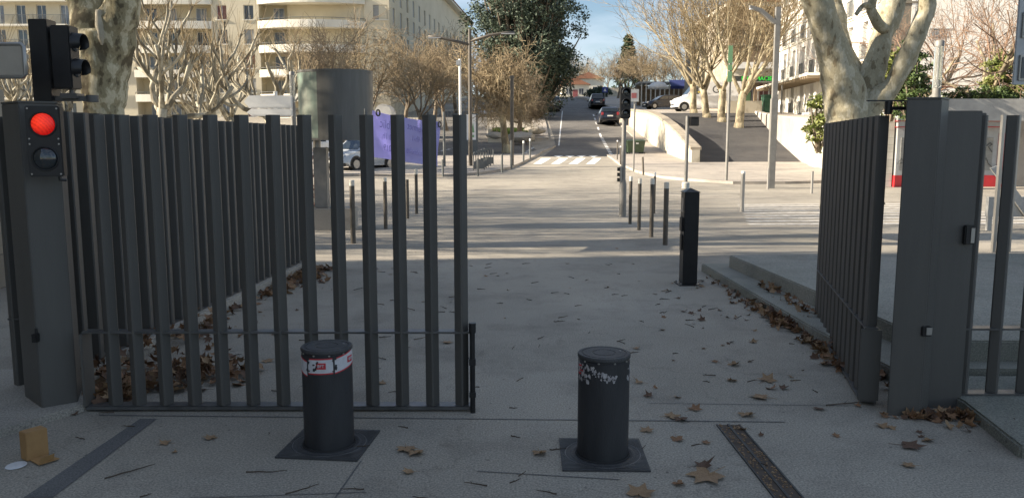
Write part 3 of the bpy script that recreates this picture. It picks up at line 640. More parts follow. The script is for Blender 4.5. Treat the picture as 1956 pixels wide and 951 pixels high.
w1 = n + 1; fs = [(j * w1 + i, j * w1 + i + 1, (j + 1) * w1 + i + 1, (j + 1) * w1 + i) for j in range(mm_) for i in range(n)]; fs += [tuple(k + o0 for k in f[::-1]) for f in fs]
b.add(vs, fs); b.build('cloth', M['purple'], t, smooth=True)
for s_, u, v, z_ in (('public', 738, 240, .18), ('permet', 790, 245, .15), ('20 1h', 738, 262, .13), ('14h-17', 790, 266, .13), ('2019', 738, 284, .13), ('manche', 787, 290, .13)):
    p = PB(u, v) - TI - nv_ * .045; text(s_, z_, M['purpletext'], t, p, (R(90), R(8), angb), sx=-1, depth=.0005)
for u, v in ((718, 216), (836, 238)):
    p = PB(u, v) - TI - nv_ * .035; b = MB(); vs = []; nn = 14
    for i in range(nn):
        a = 2 * math.pi * i / nn
        for rr, yy in ((.03, 0), (.052, 0), (.052, -.01), (.03, -.01)): vs.append(p + tv * rr * math.cos(a) + nv_ * yy + Vector((0, 0, rr * math.sin(a))))
    b.add(vs, [(i * 4 + k, i * 4 + (k + 1) % 4, ((i + 1) % nn) * 4 + (k + 1) % 4, ((i + 1) % nn) * 4 + k) for i in range(nn) for k in range(4)]); b.build('eyelet', M['blackmetal'], t)
for u in (704, 823):
    p = PB(u, 230) - TI + nv_ * .05; b = MB(); b.cyl(p.x, p.y, 0, 2.1, .02, n=10); b.build('post', M['rail'], t)

# ================================================================ POSTS, LAMPS, SIGNS ON THE SQUARE
def post_at(u, v, vt, fn=hz, off=0):
    x, y = G(u, v, fn, off); return x, y, fn(y) + off, Z(vt, y) - fn(y) - off
def white_top(u, v, vt, r, label, tipfrac=.10, m='brownpole', group='slim bollards with white tops', fn=hz, off=0, lean=0):
    x, y, z, h = post_at(u, v, vt, fn, off); t = empty('bollard', (x, y, z), 0, label, 'bollard', group)
    b = MB(); b.cyl(0, 0, -.02, h * (1 - tipfrac), r, n=14); autosmooth(b.build('post', M[m], t))
    if tipfrac: b = MB(); b.lathe(0, 0, [(r * 1.02, h * (1 - tipfrac) + .001), (r * 1.02, h - .01), (r * .8, h)], 14); autosmooth(b.build('tip', M['white' if 'bright' in label or 'ball' in label else 'parapet'], t))
    if lean: t.rotation_euler = (0, lean, 0)
    return t
white_top(1203.5, 428, 337, .033, 'slim brown bollard with a white top, nearest to the traffic light pole')
white_top(1220.5, 440, 341, .033, 'slim brown bollard with a white top, second to the right from the traffic light pole')
white_top(1244, 453, 341, .036, 'slim brown bollard with a white top, third to the right from the traffic light pole')
white_top(1270.5, 468, 348, .040, 'thicker brown bollard with a white top, nearest the black call post')
white_top(1249.5, 408, 329, .024, 'thin dark bollard with a bright lit top, standing just behind the third slim bollard')
white_top(1417, 405, 327, .048, 'bright steel bollard standing alone on the square, right of the black call post', .06, 'steel', 'steel bollards')
white_top(1466.5, 362, 322, .040, 'short steel bollard beside the foot of the big lamp post', 0, 'steel', 'steel bollards')
white_top(1550, 370, 327, .040, 'short steel bollard near the upper end of the open gate leaf', 0, 'steel', 'steel bollards')
white_top(1229, 334, 300, .04, 'dark bollard leaning to the left on the right-hand pavement', 0, 'brownpole', None, off=.1, lean=-.06)
white_top(1179, 305, 268, .035, 'thin bollard with a bright top left of the traffic light head pole', .08, off=.1)
white_top(1185, 314, 279, .035, 'thin bollard with a bright top hidden partly by the traffic light pole', .08, off=.1)
white_top(675, 465, 344, .042, 'brown bollard with a white top, in front of the silver car', .09)
white_top(737, 437, 339, .036, 'brown bollard with a white top, right of the drum column base', .08)
white_top(779, 418, 343, .034, 'plain brown bollard without a white top, behind the lilac banner', 0)
white_top(796, 409, 323, .036, 'brown bollard with a white top, rightmost of those seen between the gate bars', .12)
for u, v, vt, lab in ((846, 337, 305, 'short dark bollard at the left end of the curved kerb'), (913, 336, 303, 'short dark bollard directly in front of the bike hoops'), (959, 329, 295, 'short dark bollard right of the bike hoops'), (977, 323, 268, 'tall dark post on the kerb curve beside the grey signal pole')):
    white_top(u, v, vt, .045, lab, 0, 'rail', 'short dark bollards on the pavement curve', off=.11)
white_top(1000, 309, 269, .05, 'dark bollard with a white ball top, nearer of the two beside the crossing', .12, 'rail', 'ball top bollards beside the crossing', off=.11)
white_top(1012.5, 303, 265, .05, 'dark bollard with a white ball top, farther of the two beside the crossing', .12, 'rail', 'ball top bollards beside the crossing', off=.11)
# bike hoops
for i, (u, v) in enumerate(((915, 325), (919, 322.5), (923, 320), (928, 317.5), (933, 315))):
    x, y, z, h = post_at(u, v, v - 33, hz, .11)
    b = MB(); b.tube([(-.28, 0, -.02), (-.28, 0, .70), (-.24, 0, .78), (.24, 0, .78), (.28, 0, .70), (.28, 0, -.02)], .022, 6); b.box(-.27, .27, -.01, .01, .05, .38)
    o = b.build('bike_hoop', M['rail']); o.location = (x, y, z); o.rotation_euler = (0, 0, R(35)); tag(o, ('nearest', 'second nearest', 'middle', 'second farthest', 'farthest')[i] + ' dark steel hoop in the row of bicycle stands on the left pavement', 'bike rack', 'bicycle hoops in one row')
# traffic light on the right
x, y, z, h = post_at(1189, 414, 225)
t = empty('traffic_light', (x, y, 0), 0, 'three-lamp traffic light on a grey pole right of the road', 'traffic light')
b = MB(); b.lathe(0, 0, [(.078, 0), (.078, Z(352, y)), (.052, Z(342, y)), (.048, Z(225, y))], 18); autosmooth(b.build('pole', M['pole'], t))
b = MB(); b.box(-.11, .11, -.20, -.03, Z(227, y), Z(168, y)); hd = b.build('signal_head', M['black'], t, bevel=.02)
zt, zb = Z(168, y), Z(227, y)
for i in range(3):
    zc = zt - (zt - zb) * (i + .5) / 3; b = MB(); v_, f_ = dome(.075, h=.25); b.add([(x_, y_ - .201, z_ + zc) for x_, y_, z_ in v_], f_); ln = b.build('lens', M['carglass'], hd, smooth=True)
    b = MB(); vs = []; n = 12
    for k in range(n + 1):
        a = R(-15) + R(210) * k / n
        for yy, rr in ((-.201, .09), (-.33, .085), (-.201, .085), (-.33, .08)): vs.append((rr * math.cos(a), yy, zc + rr * math.sin(a)))
    fs = []
    for k in range(n): a = k * 4; c = a + 4; fs += [(a, a + 1, c + 1, c), (a + 2, c + 2, c + 3, a + 3), (a + 1, a + 3, c + 3, c + 1)]
    b.add(vs, fs); b.build('visor', M['black'], hd)
b = MB(); b.box(-.075, -.03, -.06, .06, Z(349, y), Z(318, y)); rh = b.build('repeater', M['steel'], t, bevel=.01)
b = MB()
for i in range(3):
    zc = Z(323.5 + i * 10, y); b.cyl(-.10, 0, zc - .04, zc + .04, .035, n=12)
b.build('repeater_lens', M['carglass'], rh)
# signs and poles
def pole(u, v, vt, r, name, label, cat, m='pole', fn=hz, off=0, **k):
    x, y, z, h = post_at(u, v, vt, fn, off); t = empty(name, (x, y, z), 0, label, cat, k.get('group'))
    b = MB(); b.cyl(0, 0, -.02, h, r, r * k.get('tp', 1), n=14); autosmooth(b.build('pole', M[m], t)); return t, y, z, h
t, y, z, h = pole(1210, 327, 170, .04, 'road_sign', 'small pink and white square road sign on a grey pole left of the retaining wall', 'sign', off=.1)
b = MB(); s_ = .26; b.box(-s_, s_ - .1, -.06, -.045, h - .55, h - .02); f_ = b.build('sign_plate', M['signback'], t)
b = MB(); b.box(-s_ + .1, s_ - .2, -.066, -.0605, h - .40, h - .18); b.build('symbol', M['redsign'], f_)
t, y, z, h = pole(1387, 350, 88, .055, 'banner_pole', 'tall thin pole with pale green stacked panels near its top', 'sign pole')
for va, vb in ((88, 122), (124, 135), (137, 157)):
    b = MB(); b.box(-.10, .06, -.075, -.058, Z(vb, y) - z, Z(va, y) - z); b.build('panel', M['palegreen'], t)
t, y, z, h = pole(1308.5, 398, 222, .045, 'bin_pole', 'slim grey pole with a small black bin near its top, behind the black call post', 'pole')
b = MB(); b.box(.055, .26, -.1, .1, Z(241, y), Z(226, y)); b.box(.05, .27, -.11, .11, Z(225.9, y), Z(223.5, y)); b.build('bin', M['black'], t, bevel=.012)
white_top(1306, 485, 348, .055, 'grey bollard with a pale collar directly left of the black call post', .09, 'pole')
# big lamp post on the right
x, y, z, h = post_at(1472, 360, 14)
t = empty('lamp_post', (x, y, z), 0, 'tall square grey lamp post with one arm reaching left over the ramp', 'street lamp')
b = MB(); b.box(-.11, .11, -.09, .09, -.02, 3.0); b.box(-.085, .085, -.07, .07, 3.001, h); b.build('post', M['pole'], t, bevel=.01)
b = MB(); za, zb_, zc = Z(48, y), Z(28, y), Z(17, y)
b.add([(x_, yy, zz) for yy in (-.08, .08) for x_, zz in ((.05, za - .06), (-.15, za + .0), (-.60, zb_ + .02), (-.95, zc - .02), (-.95, zc + .06), (-.55, zb_ + .14), (-.1, za + .12), (.05, za + .06))], [(7, 6, 5, 4, 3, 2, 1, 0), (8, 9, 10, 11, 12, 13, 14, 15)] + [(i, (i + 1) % 8, 8 + (i + 1) % 8, 8 + i) for i in range(8)])
arm = b.build('arm', M['pole'], t, fix=True)
b = MB(); b.box(-.94, -.60, -.06, .06, zc - .075, zc - .03); b.build('lamp_lens', M['headlamp'], arm)
# two armed lamp post on the left pavement
x, y, z, h = post_at(899, 317, 56, hz, .11)
t = empty('lamp_post', (x, y, z), 0, 'tall lamp post with two long thin arms on the left pavement', 'street lamp')
b = MB(); b.cyl(0, 0, -.02, h, .10, .07, n=14); autosmooth(b.build('post', M['brownpole'], t))
for xe, ve, v0, v1 in ((818, 70, 86, 79), (983, 62, 79, 70)):
    b = MB(); xe_ = X(xe, y, ve) - x; b.tube([(0, 0, Z(v0, y) - z), (xe_ * .45, 0, Z(v1 - 2, y) - z), (xe_ * .8, 0, Z(ve + 1, y) - z), (xe_, 0, Z(ve, y) - z)], [.07, .07, .06, .05], 8); a_ = b.build('arm', M['brownpole'], t, smooth=True)
    b = MB(); b.box(min(xe_, xe_ * .7), max(xe_, xe_ * .7), -.09, .09, Z(ve, y) - z - .09, Z(ve, y) - z - .05); b.build('lamp_lens', M['signback'], a_)
t, y, z, h = pole(978, 316, 150, .09, 'signal_pole', 'plain grey-brown pole in front of the tangled bare tree', 'pole', 'brownpole', off=.11)
b = MB(); b.cyl(0, 0, h, h + .12, .12, .10, n=14); b.build('cap', M['brownpole'], t)
t, y, z, h = pole(880, 322, 113, .055, 'lamp_pole', 'thin white pole with a small camera-like lamp, left of the two-armed lamp post', 'pole', 'white', off=.11)
b = MB(); b.box(-.16, .02, -.10, .10, h - .28, h - .06); b.build('lamp_head', M['signback'], t, bevel=.02)
t, y, z, h = pole(849, 318, 214, .06, 'dark_pole', 'thin dark pole seen just right of the lilac banner', 'pole', 'rail', off=.11)
def column_light(u, d, vt, r, label):
    x = X(u, d, 200); t = empty('column_light', (x, d, 0), 0, label, 'street lamp', 'cylindrical column lights'); zt_ = Z(vt, d); g0 = zt_ - .95
    b = MB(); b.cyl(0, 0, 0, g0 - .12, r, n=20); b.cyl(0, 0, g0 - .119, g0, r * .9, n=20); autosmooth(b.build('column', M['pole'], t))
    b = MB(); b.cyl(0, 0, g0 + .001, zt_ - .12, r * .96, n=20); autosmooth(b.build('glass_cylinder', M['lampglass'], t))
    b = MB(); b.cyl(0, 0, g0 + .01, zt_ - .13, r * .18, n=8); b.cyl(0, 0, g0 + .01, g0 + .16, r * .5, n=10); b.build('lamp_core', M['pole'], t)
    b = MB(); b.lathe(0, 0, [(r * 1.02, zt_ - .119), (r * 1.02, zt_ - .03), (r * .8, zt_)], 20); autosmooth(b.build('cap', M['pole'], t))
column_light(1787, 17, 78, .09, 'grey column light with a glass cylinder top rising behind the right pillar')
column_light(559.5, 26, 137, .085, 'grey column light with a glass cylinder top between the arrow signs and the drum')
# drum on its pedestal
y = 15.3; x = X(642, y, 200)
t = empty('drum_display', (x, y, 0), 0, 'large grey metal drum raised on a pillar and a concrete block', 'display column')
b = MB(); rx = .685; n = 56; vs = []
zt_, zb_ = Z(134, y - .4), Z(267, y - .4)
prof = [(rx * math.cos(2 * math.pi * i / n), .55 * math.sin(2 * math.pi * i / n)) for i in range(n)]
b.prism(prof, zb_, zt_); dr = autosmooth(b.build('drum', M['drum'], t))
for z_ in (zt_ - .03, zb_ - .012): b = MB(); b.prism([(a * 1.012, c * 1.012) for a, c in prof], z_, z_ + .04); b.build('rim', M['drum'], dr)
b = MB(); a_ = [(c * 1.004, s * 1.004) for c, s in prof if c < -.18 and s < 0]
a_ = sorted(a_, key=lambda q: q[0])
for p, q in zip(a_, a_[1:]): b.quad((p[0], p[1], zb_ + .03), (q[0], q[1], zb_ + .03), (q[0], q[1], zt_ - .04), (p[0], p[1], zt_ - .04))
b.build('painted_lit_side', M['drumlit'] if 'drumlit' in M else M['steel'], dr, smooth=True)  # skin over the drum's left front with the sunlight painted on
b = MB(); b.cyl(-.38, 0, Z(283, y), zb_ - .013, .07, n=16); b.build('neck', M['steel'], t, smooth=False)
b = MB(); b.box(-.43, -.19, -.12, .12, .40, Z(282, y)); b.build('pedestal', M['pole'], t, bevel=.01)
b = MB(); b.box(-.50, .28, -.30, .40, -.02, .395); b.build('plinth', M['kerb'], t, bevel=.02)
# direction signs
y = 24; x = X(527, y, 200)
t = empty('direction_sign', (x, y, 0), 0, 'white arrow-shaped direction signs stacked on a white pole, pointing left', 'sign')
b = MB(); b.cyl(0, 0, 0, Z(175, y), .055, n=14); autosmooth(b.build('pole', M['white'], t))
for ua, ub, va, vb in ((468, 560, 183, 207), (472, 560, 208, 222)):
    xa, xb = X(ua, y, 200) - x, X(ub, y, 200) - x; za, zb_ = Z(va, y), Z(vb, y); b = MB()
    pts = [(xa, (za + zb_) / 2), (xa + .14, za), (xb, za), (xb, zb_), (xa + .14, zb_)]
    b.add([(p, -.075, q) for p, q in pts] + [(p, -.06, q) for p, q in pts], [(0, 1, 2, 3, 4)[::-1], (5, 6, 7, 8, 9)] + [(i, (i + 1) % 5, 5 + (i + 1) % 5, 5 + i) for i in range(5)])
    pl = b.build('arrow_panel', M['white'], t, fix=True)
    b = MB(); pts2 = [(xa + .05, (za + zb_) / 2), (xa + .155, za - .03), (xb - .03, za - .03), (xb - .03, zb_ + .03), (xa + .155, zb_ + .03)]
    b.add([(p, -.079, q) for p, q in pts2], [(0, 1, 2, 3, 4)]); b.build('panel_face', M['white'], pl)
# map panel
x, y = G(902, 296); t = empty('map_panel', (x, y, hz(y)), R(-8), 'white city map panel with a green figure and a dark side', 'information panel')
b = MB(); b.box(-.36, .36, -.06, .06, .0, 2.5); b.build('frame', M['rail'], t, bevel=.01)
b = MB(); b.box(-.34, .25, -.066, -.061, .9, 2.45); p_ = b.build('poster', M['white'], t)
b = MB(); b.add([(-.02, -.07, 1.35), (.16, -.07, 1.35), (.12, -.07, 1.65), (.08, -.07, 1.95), (.02, -.07, 1.65)], [(0, 1, 2, 3, 4)]); b.box(.0, .14, -.069, -.0665, 1.05, 1.2); b.build('green_figure', M['palegreen'], p_)
# dumpster
x, y = G(1214, 296.5, hz, 0); z = hz(y)
t = empty('wheeled_bin', (x, y + .4, z), R(4), 'dark green four-wheeled refuse container on the street beside the retaining wall', 'dumpster')
b = MB(); b.add([(sx * wx, sy * wy, zz) for zz, wx, wy in ((.14, .47, .36), (.80, .56, .44)) for sx, sy in ((-1, -1), (1, -1), (1, 1), (-1, 1))], [(3, 2, 1, 0), (4, 5, 6, 7), (0, 1, 5, 4), (1, 2, 6, 5), (2, 3, 7, 6), (3, 0, 4, 7)]); b.box(-.58, .58, -.46, .46, .801, .84); b.build('body', M['olivebin'], t, bevel=.012)
b = MB(); b.add([(-.57, -.45, .841), (.57, -.45, .841), (.57, .45, .841), (-.57, .45, .841), (-.55, -.42, .88), (.55, -.42, .88), (.55, .2, .95), (-.55, .2, .95)], [(3, 2, 1, 0), (4, 5, 6, 7), (0, 1, 5, 4), (1, 2, 6, 5), (2, 3, 7, 6), (3, 0, 4, 7)]); b.build('lid', M['olivebin'], t)
b = MB(); b.box(-.02, .14, -.448, -.436, .66, .74); b.build('label_plate', M['white'], t)
for sx in (-.4, .4):
    for sy in (-.3, .3): b = MB(); b.tube([(sx - .03, sy, .07), (sx + .03, sy, .07)], .07, 12); b.build('wheel', M['tyre'], t)
# ================================================================ BUILDINGS AND WALLS
def facade(name, parent, x0, x1, z0, z1, ops, m, y=0, core=None):
    """wall with real openings; ops = (x0, x1, z0, z1, depth)"""
    xs = sorted({x0, x1} | {o[0] for o in ops} | {o[1] for o in ops}); zs = sorted({z0, z1} | {o[2] for o in ops} | {o[3] for o in ops})
    b = MB()
    for a, c in zip(xs, xs[1:]):
        run = None
        for e, f in zip(zs, zs[1:]):
            mx_, mz = (a + c) / 2, (e + f) / 2
            hole = any(o[0] < mx_ < o[1] and o[2] < mz < o[3] for o in ops)
            if hole:
                if run is not None: b.quad((a, y, run), (c, y, run), (c, y, e), (a, y, e)); run = None
            elif run is None: run = e
        if run is not None: b.quad((a, y, run), (c, y, run), (c, y, z1), (a, y, z1))
    for a, c, e, f, d in ops:
        b.quad((a, y, e), (a, y + d, e), (a, y + d, f), (a, y, f)); b.quad((c, y, e), (c, y, f), (c, y + d, f), (c, y + d, e))
        b.quad((a, y, e), (c, y, e), (c, y + d, e), (a, y + d, e)); b.quad((a, y, f), (a, y + d, f), (c, y + d, f), (c, y, f))
    if core: b.box(x0 + .01, x1 - .01, y + core[0], y + core[1], z0, z1)
    return b.build(name, m, parent)
_wc = {}
def window(parent, x, z, w_, h, y=.2, glass='glass', name='window', bars=1, base=0):
    k = (round(w_, 2), round(h, 2), bars, base)
    if k not in _wc:
        f = MB(); t = .06
        f.box(-w_ / 2, w_ / 2, 0, .05, 0, t); f.box(-w_ / 2, w_ / 2, 0, .05, h - t, h); f.box(-w_ / 2, -w_ / 2 + t, 0, .05, t, h - t); f.box(w_ / 2 - t, w_ / 2, 0, .05, t, h - t)
        for i in range(bars): c = -w_ / 2 + w_ * (i + 1) / (bars + 1); f.box(c - t / 2, c + t / 2, .002, .048, t, h - t)
        p = MB(); p.box(-w_ / 2 + t, w_ / 2 - t, .02, .04, t, h - t)
        _wc[k] = (f.mesh('window', M['frame']), p)
    fm, p = _wc[k]
    o = bpy.data.objects.new(name, fm); COL.objects.link(o); o.parent = parent; o.location = (x, y, z)
    pk = k + (glass,)
    if pk not in _wc: _wc[pk] = p.mesh('pane', M[glass])
    q = bpy.data.objects.new('pane', _wc[pk]); COL.objects.link(q); q.parent = o; return o
def railing(parent, x0, x1, z, y, h=.95, step=.14, name='railing', m='rail'):
    b = MB(); b.box(x0, x1, y - .02, y + .02, z + h - .04, z + h); b.box(x0, x1, y - .015, y + .015, z + .06, z + .09)
    n = max(1, int((x1 - x0) / step))
    for i in range(n + 1): a = x0 + (x1 - x0) * i / n; b.box(a - .012, a + .012, y - .01, y + .01, z, z + h - .041)
    return b.build(name, M[m], parent)
rnd = random.Random(11)
YB = 88.0
t = empty('apartment_building', (0, YB, 0), 0, 'long beige apartment block with curved white balconies behind the bare trees on the left', 'building')
def U(u): return X(u, YB, 110)
rows = [Z(38 + 46.5 * k, YB) for k in (3, 2, 1, 0, -1)]; pitch = rows[1] - rows[0]      # window sills
base = rows[0] - pitch
top = rows[-1] + pitch * .95
def flat(u0, u1, cents, w_=1.05, balc=False, extra=0):
    ops = []
    for k, z in enumerate([base] + rows):
        for c in cents: ops.append((U(c) - w_ / 2, U(c) + w_ / 2, z - (.55 if balc else 0), z + 1.5, .22))
    facade('wall', t, U(u0), U(u1), 0, top, ops, M['beige'], core=(1.7, 11))
    for k, z in enumerate([base] + rows):
        for c in cents:
            gl = rnd.choice(['glass', 'curtain', 'glass', 'curtain', 'redcurtain'] if not balc else ['glass', 'curtain'])
            zz = z - (.55 if balc else 0)
            if rnd.random() < .25 and not balc:
                b = MB(); b.box(U(c) - w_ / 2, U(c) + w_ / 2, .10, .14, z, z + 1.5); b.build('roller_shutter', M['shutter'], t)
            else: window(t, U(c), zz, w_, z + 1.5 - zz, .17, gl)
            if not balc: b = MB(); b.box(U(c) - w_ / 2 - .1, U(c) + w_ / 2 + .1, -.10, .02, z - .10, z - .002); b.build('window_sill', M['parapet'], t); 
            if not balc and k % 2: railing(t, U(c) - w_ / 2, U(c) + w_ / 2, z, -.05, .45, .2)
flat(-60, 255, (-40, 5, 46, 85, 130, 175, 222), balc=True)
for z in rows:
    b = MB(); b.box(U(-60), U(140), -.9, -.001, z - .75, z - .56); b.build('balcony_slab', M['parapet'], t); railing(t, U(-60), U(140), z - .56, -.85, .95, .13)
flat(410.01, 495, (427, 478)); flat(700.01, 745, (728,), 1.5)
def bay(u0, u1, cents, bow, colour):
    ops = [(U(u0) + .15, U(u1) - .15, z - .75, z + 1.62, 1.65) for z in [base] + rows]
    facade('wall', t, U(u0), U(u1), 0, top, ops, M['beige'], core=(1.652, 11))
    for k, z in enumerate([base] + rows):
        for i, c in enumerate(cents):
            w_ = 1.15; window(t, U(c), z - .7, w_, 2.1, 1.58, rnd.choice(['glass', 'curtain', 'curtain']))
        # bowed parapet
        n = 14; b = MB(); out = []; inn = []
        for i in range(n + 1):
            s = i / n; xx = U(u0) + .02 + (U(u1) - U(u0) - .04) * s; d = bow * math.sin(math.pi * s) ** .8 + .12; out.append((xx, -d)); inn.append((xx, -d + .14 if -d + .14 < -.001 else -.001))
        hgt = .78 if k else .9
        for i in range(n):
            a, c = out[i], out[i + 1]; e, f = inn[i], inn[i + 1]; z0, z1 = z - .95, z - .95 + hgt
            b.add([(a[0], a[1], z0), (c[0], c[1], z0), (c[0], c[1], z1), (a[0], a[1], z1), (e[0], e[1], z0), (f[0], f[1], z0), (f[0], f[1], z1), (e[0], e[1], z1)], [(0, 1, 2, 3), (5, 4, 7, 6), (3, 2, 6, 7), (1, 0, 4, 5)])
            b.quad((a[0], a[1], z0 + .001), (a[0], -.001, z0 + .001), (c[0], -.001, z0 + .001), (c[0], c[1], z0 + .001))
            b.quad((a[0], a[1], z0 + .18), (c[0], c[1], z0 + .18), (c[0], -.001, z0 + .18), (a[0], -.001, z0 + .18))
        b.build('balcony', M['parapet'], t, smooth=False)
        b = MB(); b.tube([(p[0], p[1] + .06, z - .95 + hgt + .22) for p in out], .03, 6); 
        for i in range(0, n + 1, 2): b.tube([(out[i][0], out[i][1] + .06, z - .95 + hgt - .01), (out[i][0], out[i][1] + .06, z - .95 + hgt + .22)], .02, 5)
        b.build('handrail', M['rail'], t)
bay(255.01, 410, (282, 320, 378), .25, 0); bay(495.01, 700, (528, 578, 630, 682), 1.5, 0)
# wing going back along the street
WA, WE = Vector((U(745), YB, 0)), Vector((-7.9, 150, 0)); dW = WE - WA; LW = dW.length
tw = empty('apartment_building', (WA.x, WA.y, 0), math.atan2(dW.y, dW.x), 'beige apartment wing with narrow shuttered windows running back along the street', 'building')
ops = []; wt = 22.3
cs = [2.2 + i * 3.6 for i in range(int(LW / 3.6))]
fl = [z - .4 for z in rows if z + 1.5 < wt - .3]
for z in fl:
    for c in cs: ops.append((c - .5, c + .5, z, z + 1.9, .2))
facade('wall', tw, 0, LW, 0, wt, ops, M['beige'], core=(.25, 11))
for z in fl:
    for i, c in enumerate(cs):
        if (i * 7 + int(z)) % 3: b = MB(); b.box(c - .5, c + .5, .08, .12, z, z + 1.9); b.build('shutter', M['shutter'], tw)
        else: window(tw, c, z, 1.0, 1.9, .14, 'glass')
b = MB(); b.box(-.8, LW + .8, -.9, 12, wt + .002, wt + .25); b.build('eaves', M['parapet'], tw)
b = MB(); b.add([(-.9, -1, wt + .26), (LW + .9, -1, wt + .26), (LW + .9, 5, wt + 1.9), (-.9, 5, wt + 1.9), (LW + .9, 11, wt + .26), (-.9, 11, wt + .26), (-.9, -1, wt + .38), (LW + .9, -1, wt + .38), (LW + .9, 5, wt + 2.05), (-.9, 5, wt + 2.05)], [(0, 1, 7, 6), (6, 7, 8, 9), (3, 2, 4, 5), (0, 6, 9, 3), (1, 2, 8, 7), (0, 3, 5), (1, 4, 2)]); b.build('roof', M['tile'], tw)
# out-of-view block that shades the street
t2 = empty('apartment_building', (-36.2, 44, 0), R(90), 'tall cream block left of the view whose shade falls across the street', 'building')
ops = [(1 + i * 2.6, 2 + i * 2.6, 1 + k * 2.8, 2.6 + k * 2.8, .2) for i in range(4) for k in range(7)]
facade('wall', t2, 0, 11.0, -1, 21, [(a, c, e, f, d) for a, c, e, f, d in ops if c < 11], M['beige2'], core=(.25, 12))
for a, c, e, f, d in ops:
    if c < 11.0: window(t2, (a + c) / 2, e, c - a, f - e, .14, 'glass')
# white building on the right
WB0, WB1 = Vector((21.75, 67.5, 0)), Vector((20.0, 44.0, 0)); d_ = WB1 - WB0; LB = d_.length
tb = empty('apartment_building', (WB0.x, WB0.y, 0), math.atan2(d_.y, d_.x), 'bright white apartment block with French windows and thin floor bands, right of the ramp', 'building')
fz = [3.35 + 2.72 * k for k in range(6)]
cols = [1.9 + 2.55 * i for i in range(9)]
ops = []; entr = 12.2
for k, z in enumerate(fz):
    for c in cols:
        if k == 0 and abs(c - entr) < 1.6: continue
        ops.append((c - .42, c + .42, z + .22, z + 2.35, .3))
ops.append((entr - .9, entr + .9, fz[0] + .2, fz[0] + 2.4, 1.0))
facade('wall', tb, 0, LB, 1.5, fz[-1] + 2.72, ops, M['whitebld'], core=(1.02, 1.2))
b = MB(); b.box(.0, LB - .02, 1.201, 12, 1.5, fz[-1] + 2.72); b.build('core_wall', M['whitebld'], tb)
for k, z in enumerate(fz):
    for c in cols:
        if k == 0 and abs(c - entr) < 1.6: continue
        window(tb, c, z + .22, .84, 2.13, .25, rnd.choice(['curtain', 'glass', 'curtain'])); railing(tb, c - .46, c + .46, z + .2, -.14, .95, .11)
        if k: b = MB(); b.box(c - .5, c + .5, -.18, -.08, z + .1, z + .19); b.build('ledge', M['parapet'], tb)
    if k: b = MB(); b.box(-.05, LB, -.08, -.002, z - .02, z + .09); b.build('floor_band', M['parapet'], tb)
for c in cols: b = MB(); b.box(c + .95, c + 1.18, -.06, -.002, 3, fz[-1] + 2.7); b.build('pilaster', M['whitebld'], tb)
b = MB(); b.box(entr - .45, entr + .45, .9, .95, fz[0] + .2, fz[0] + 2.35); dr = b.build('door', M['white'], tb)
for z in (.55, 1.05, 1.55): b = MB(); b.box(entr - .15, entr + .15, .88, .899, fz[0] + z, fz[0] + z + .32); b.build('pane', M['glass'], dr)
b = MB(); b.box(entr - 2.0, entr + 1.7, -1.3, -.001, 2.5, 3.50); b.box(entr - 2.4, entr + 1.9, -1.7, -1.301, 2.5, 3.32); b.build('entrance_step', M['concrete'], tb)
b = MB(); b.box(.3, entr + 2.6, -1.8, -.001, 5.78, 5.95); cn = b.build('canopy', M['parapet'], tb)
b = MB(); [b.box(.6 + i * .5, .72 + i * .5, -1.78, -.005, 5.62, 5.779) for i in range(29)]; b.build('canopy_slat', M['twig'], cn)
for c in (.6, 4.4, 8.2): b = MB(); b.box(c - .05, c + .05, -1.75, -1.65, 3.2, 5.61); b.build('canopy_post', M['pole'], tb)
# its front, with the shade painted in as a darker render
tf = empty('apartment_building', (20.0, 43.98, 0), R(-1.5), 'front of the white apartment block, shade painted into its render, with barred windows behind the big plane tree', 'building')
ops = []; fc = [2.6 + 3.4 * i for i in range(6)]
for z in fz:
    for c in fc: ops.append((c - .6, c + .6, z + .9, z + 2.3, .22))
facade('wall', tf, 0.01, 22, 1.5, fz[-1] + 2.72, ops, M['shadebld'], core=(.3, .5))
for k, z in enumerate(fz):
    for c in fc: window(tf, c, z + .9, 1.2, 1.4, .16, 'glass'); railing(tf, c - .62, c + .62, z + .9, -.1, .5, .12)
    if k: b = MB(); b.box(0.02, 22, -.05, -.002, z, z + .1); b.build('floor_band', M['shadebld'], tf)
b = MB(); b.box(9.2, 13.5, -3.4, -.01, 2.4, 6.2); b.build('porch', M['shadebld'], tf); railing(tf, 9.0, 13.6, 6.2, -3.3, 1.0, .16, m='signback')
# pharmacy
tp = empty('shop_building', (19.0, 73, 0), R(0), 'brown stone shop building with a lit green pharmacy sign', 'building')
zs0, zs1 = Z(187, 73), Z(158, 73)
sh = [(X(1407, 73) - 19, X(1437, 73) - 19), (X(1447, 73) - 19, X(1477, 73) - 19), (X(1484, 73) - 19, X(1515, 73) - 19)]
ops = [(a, c, zs0 - 1.2, zs1, .5) for a, c in sh] + [(1.2 + i * 2.3, 2.1 + i * 2.3, Z(78, 73), Z(55, 73), .2) for i in range(3)]
facade('wall', tp, 0, 8.5, 2, 13.2, ops, M['rubble'], core=(.55, 18))
b = MB()
b.quad((0, 18, 2), (0, 0, 2), (0, 0, 13.2), (0, 18, 13.2)); b.build('side_wall', M['stoney'], tp)
for i in range(3): window(tp, 1.65 + i * 2.3, Z(78, 73), .9, Z(55, 73) - Z(78, 73), .14)
for (a, c), gl in zip(sh, ('glass', 'redcurtain', 'glass')): window(tp, (a + c) / 2, zs0 - 1.2, c - a, zs1 - zs0 + 1.2, .4, gl, 'shop_window', 2)
b = MB(); b.box(sh[0][0] + .15, sh[0][1] - .2, .36, .38, zs0 - .6, zs0 + .5); b.build('poster', M['palegreen'], tp)
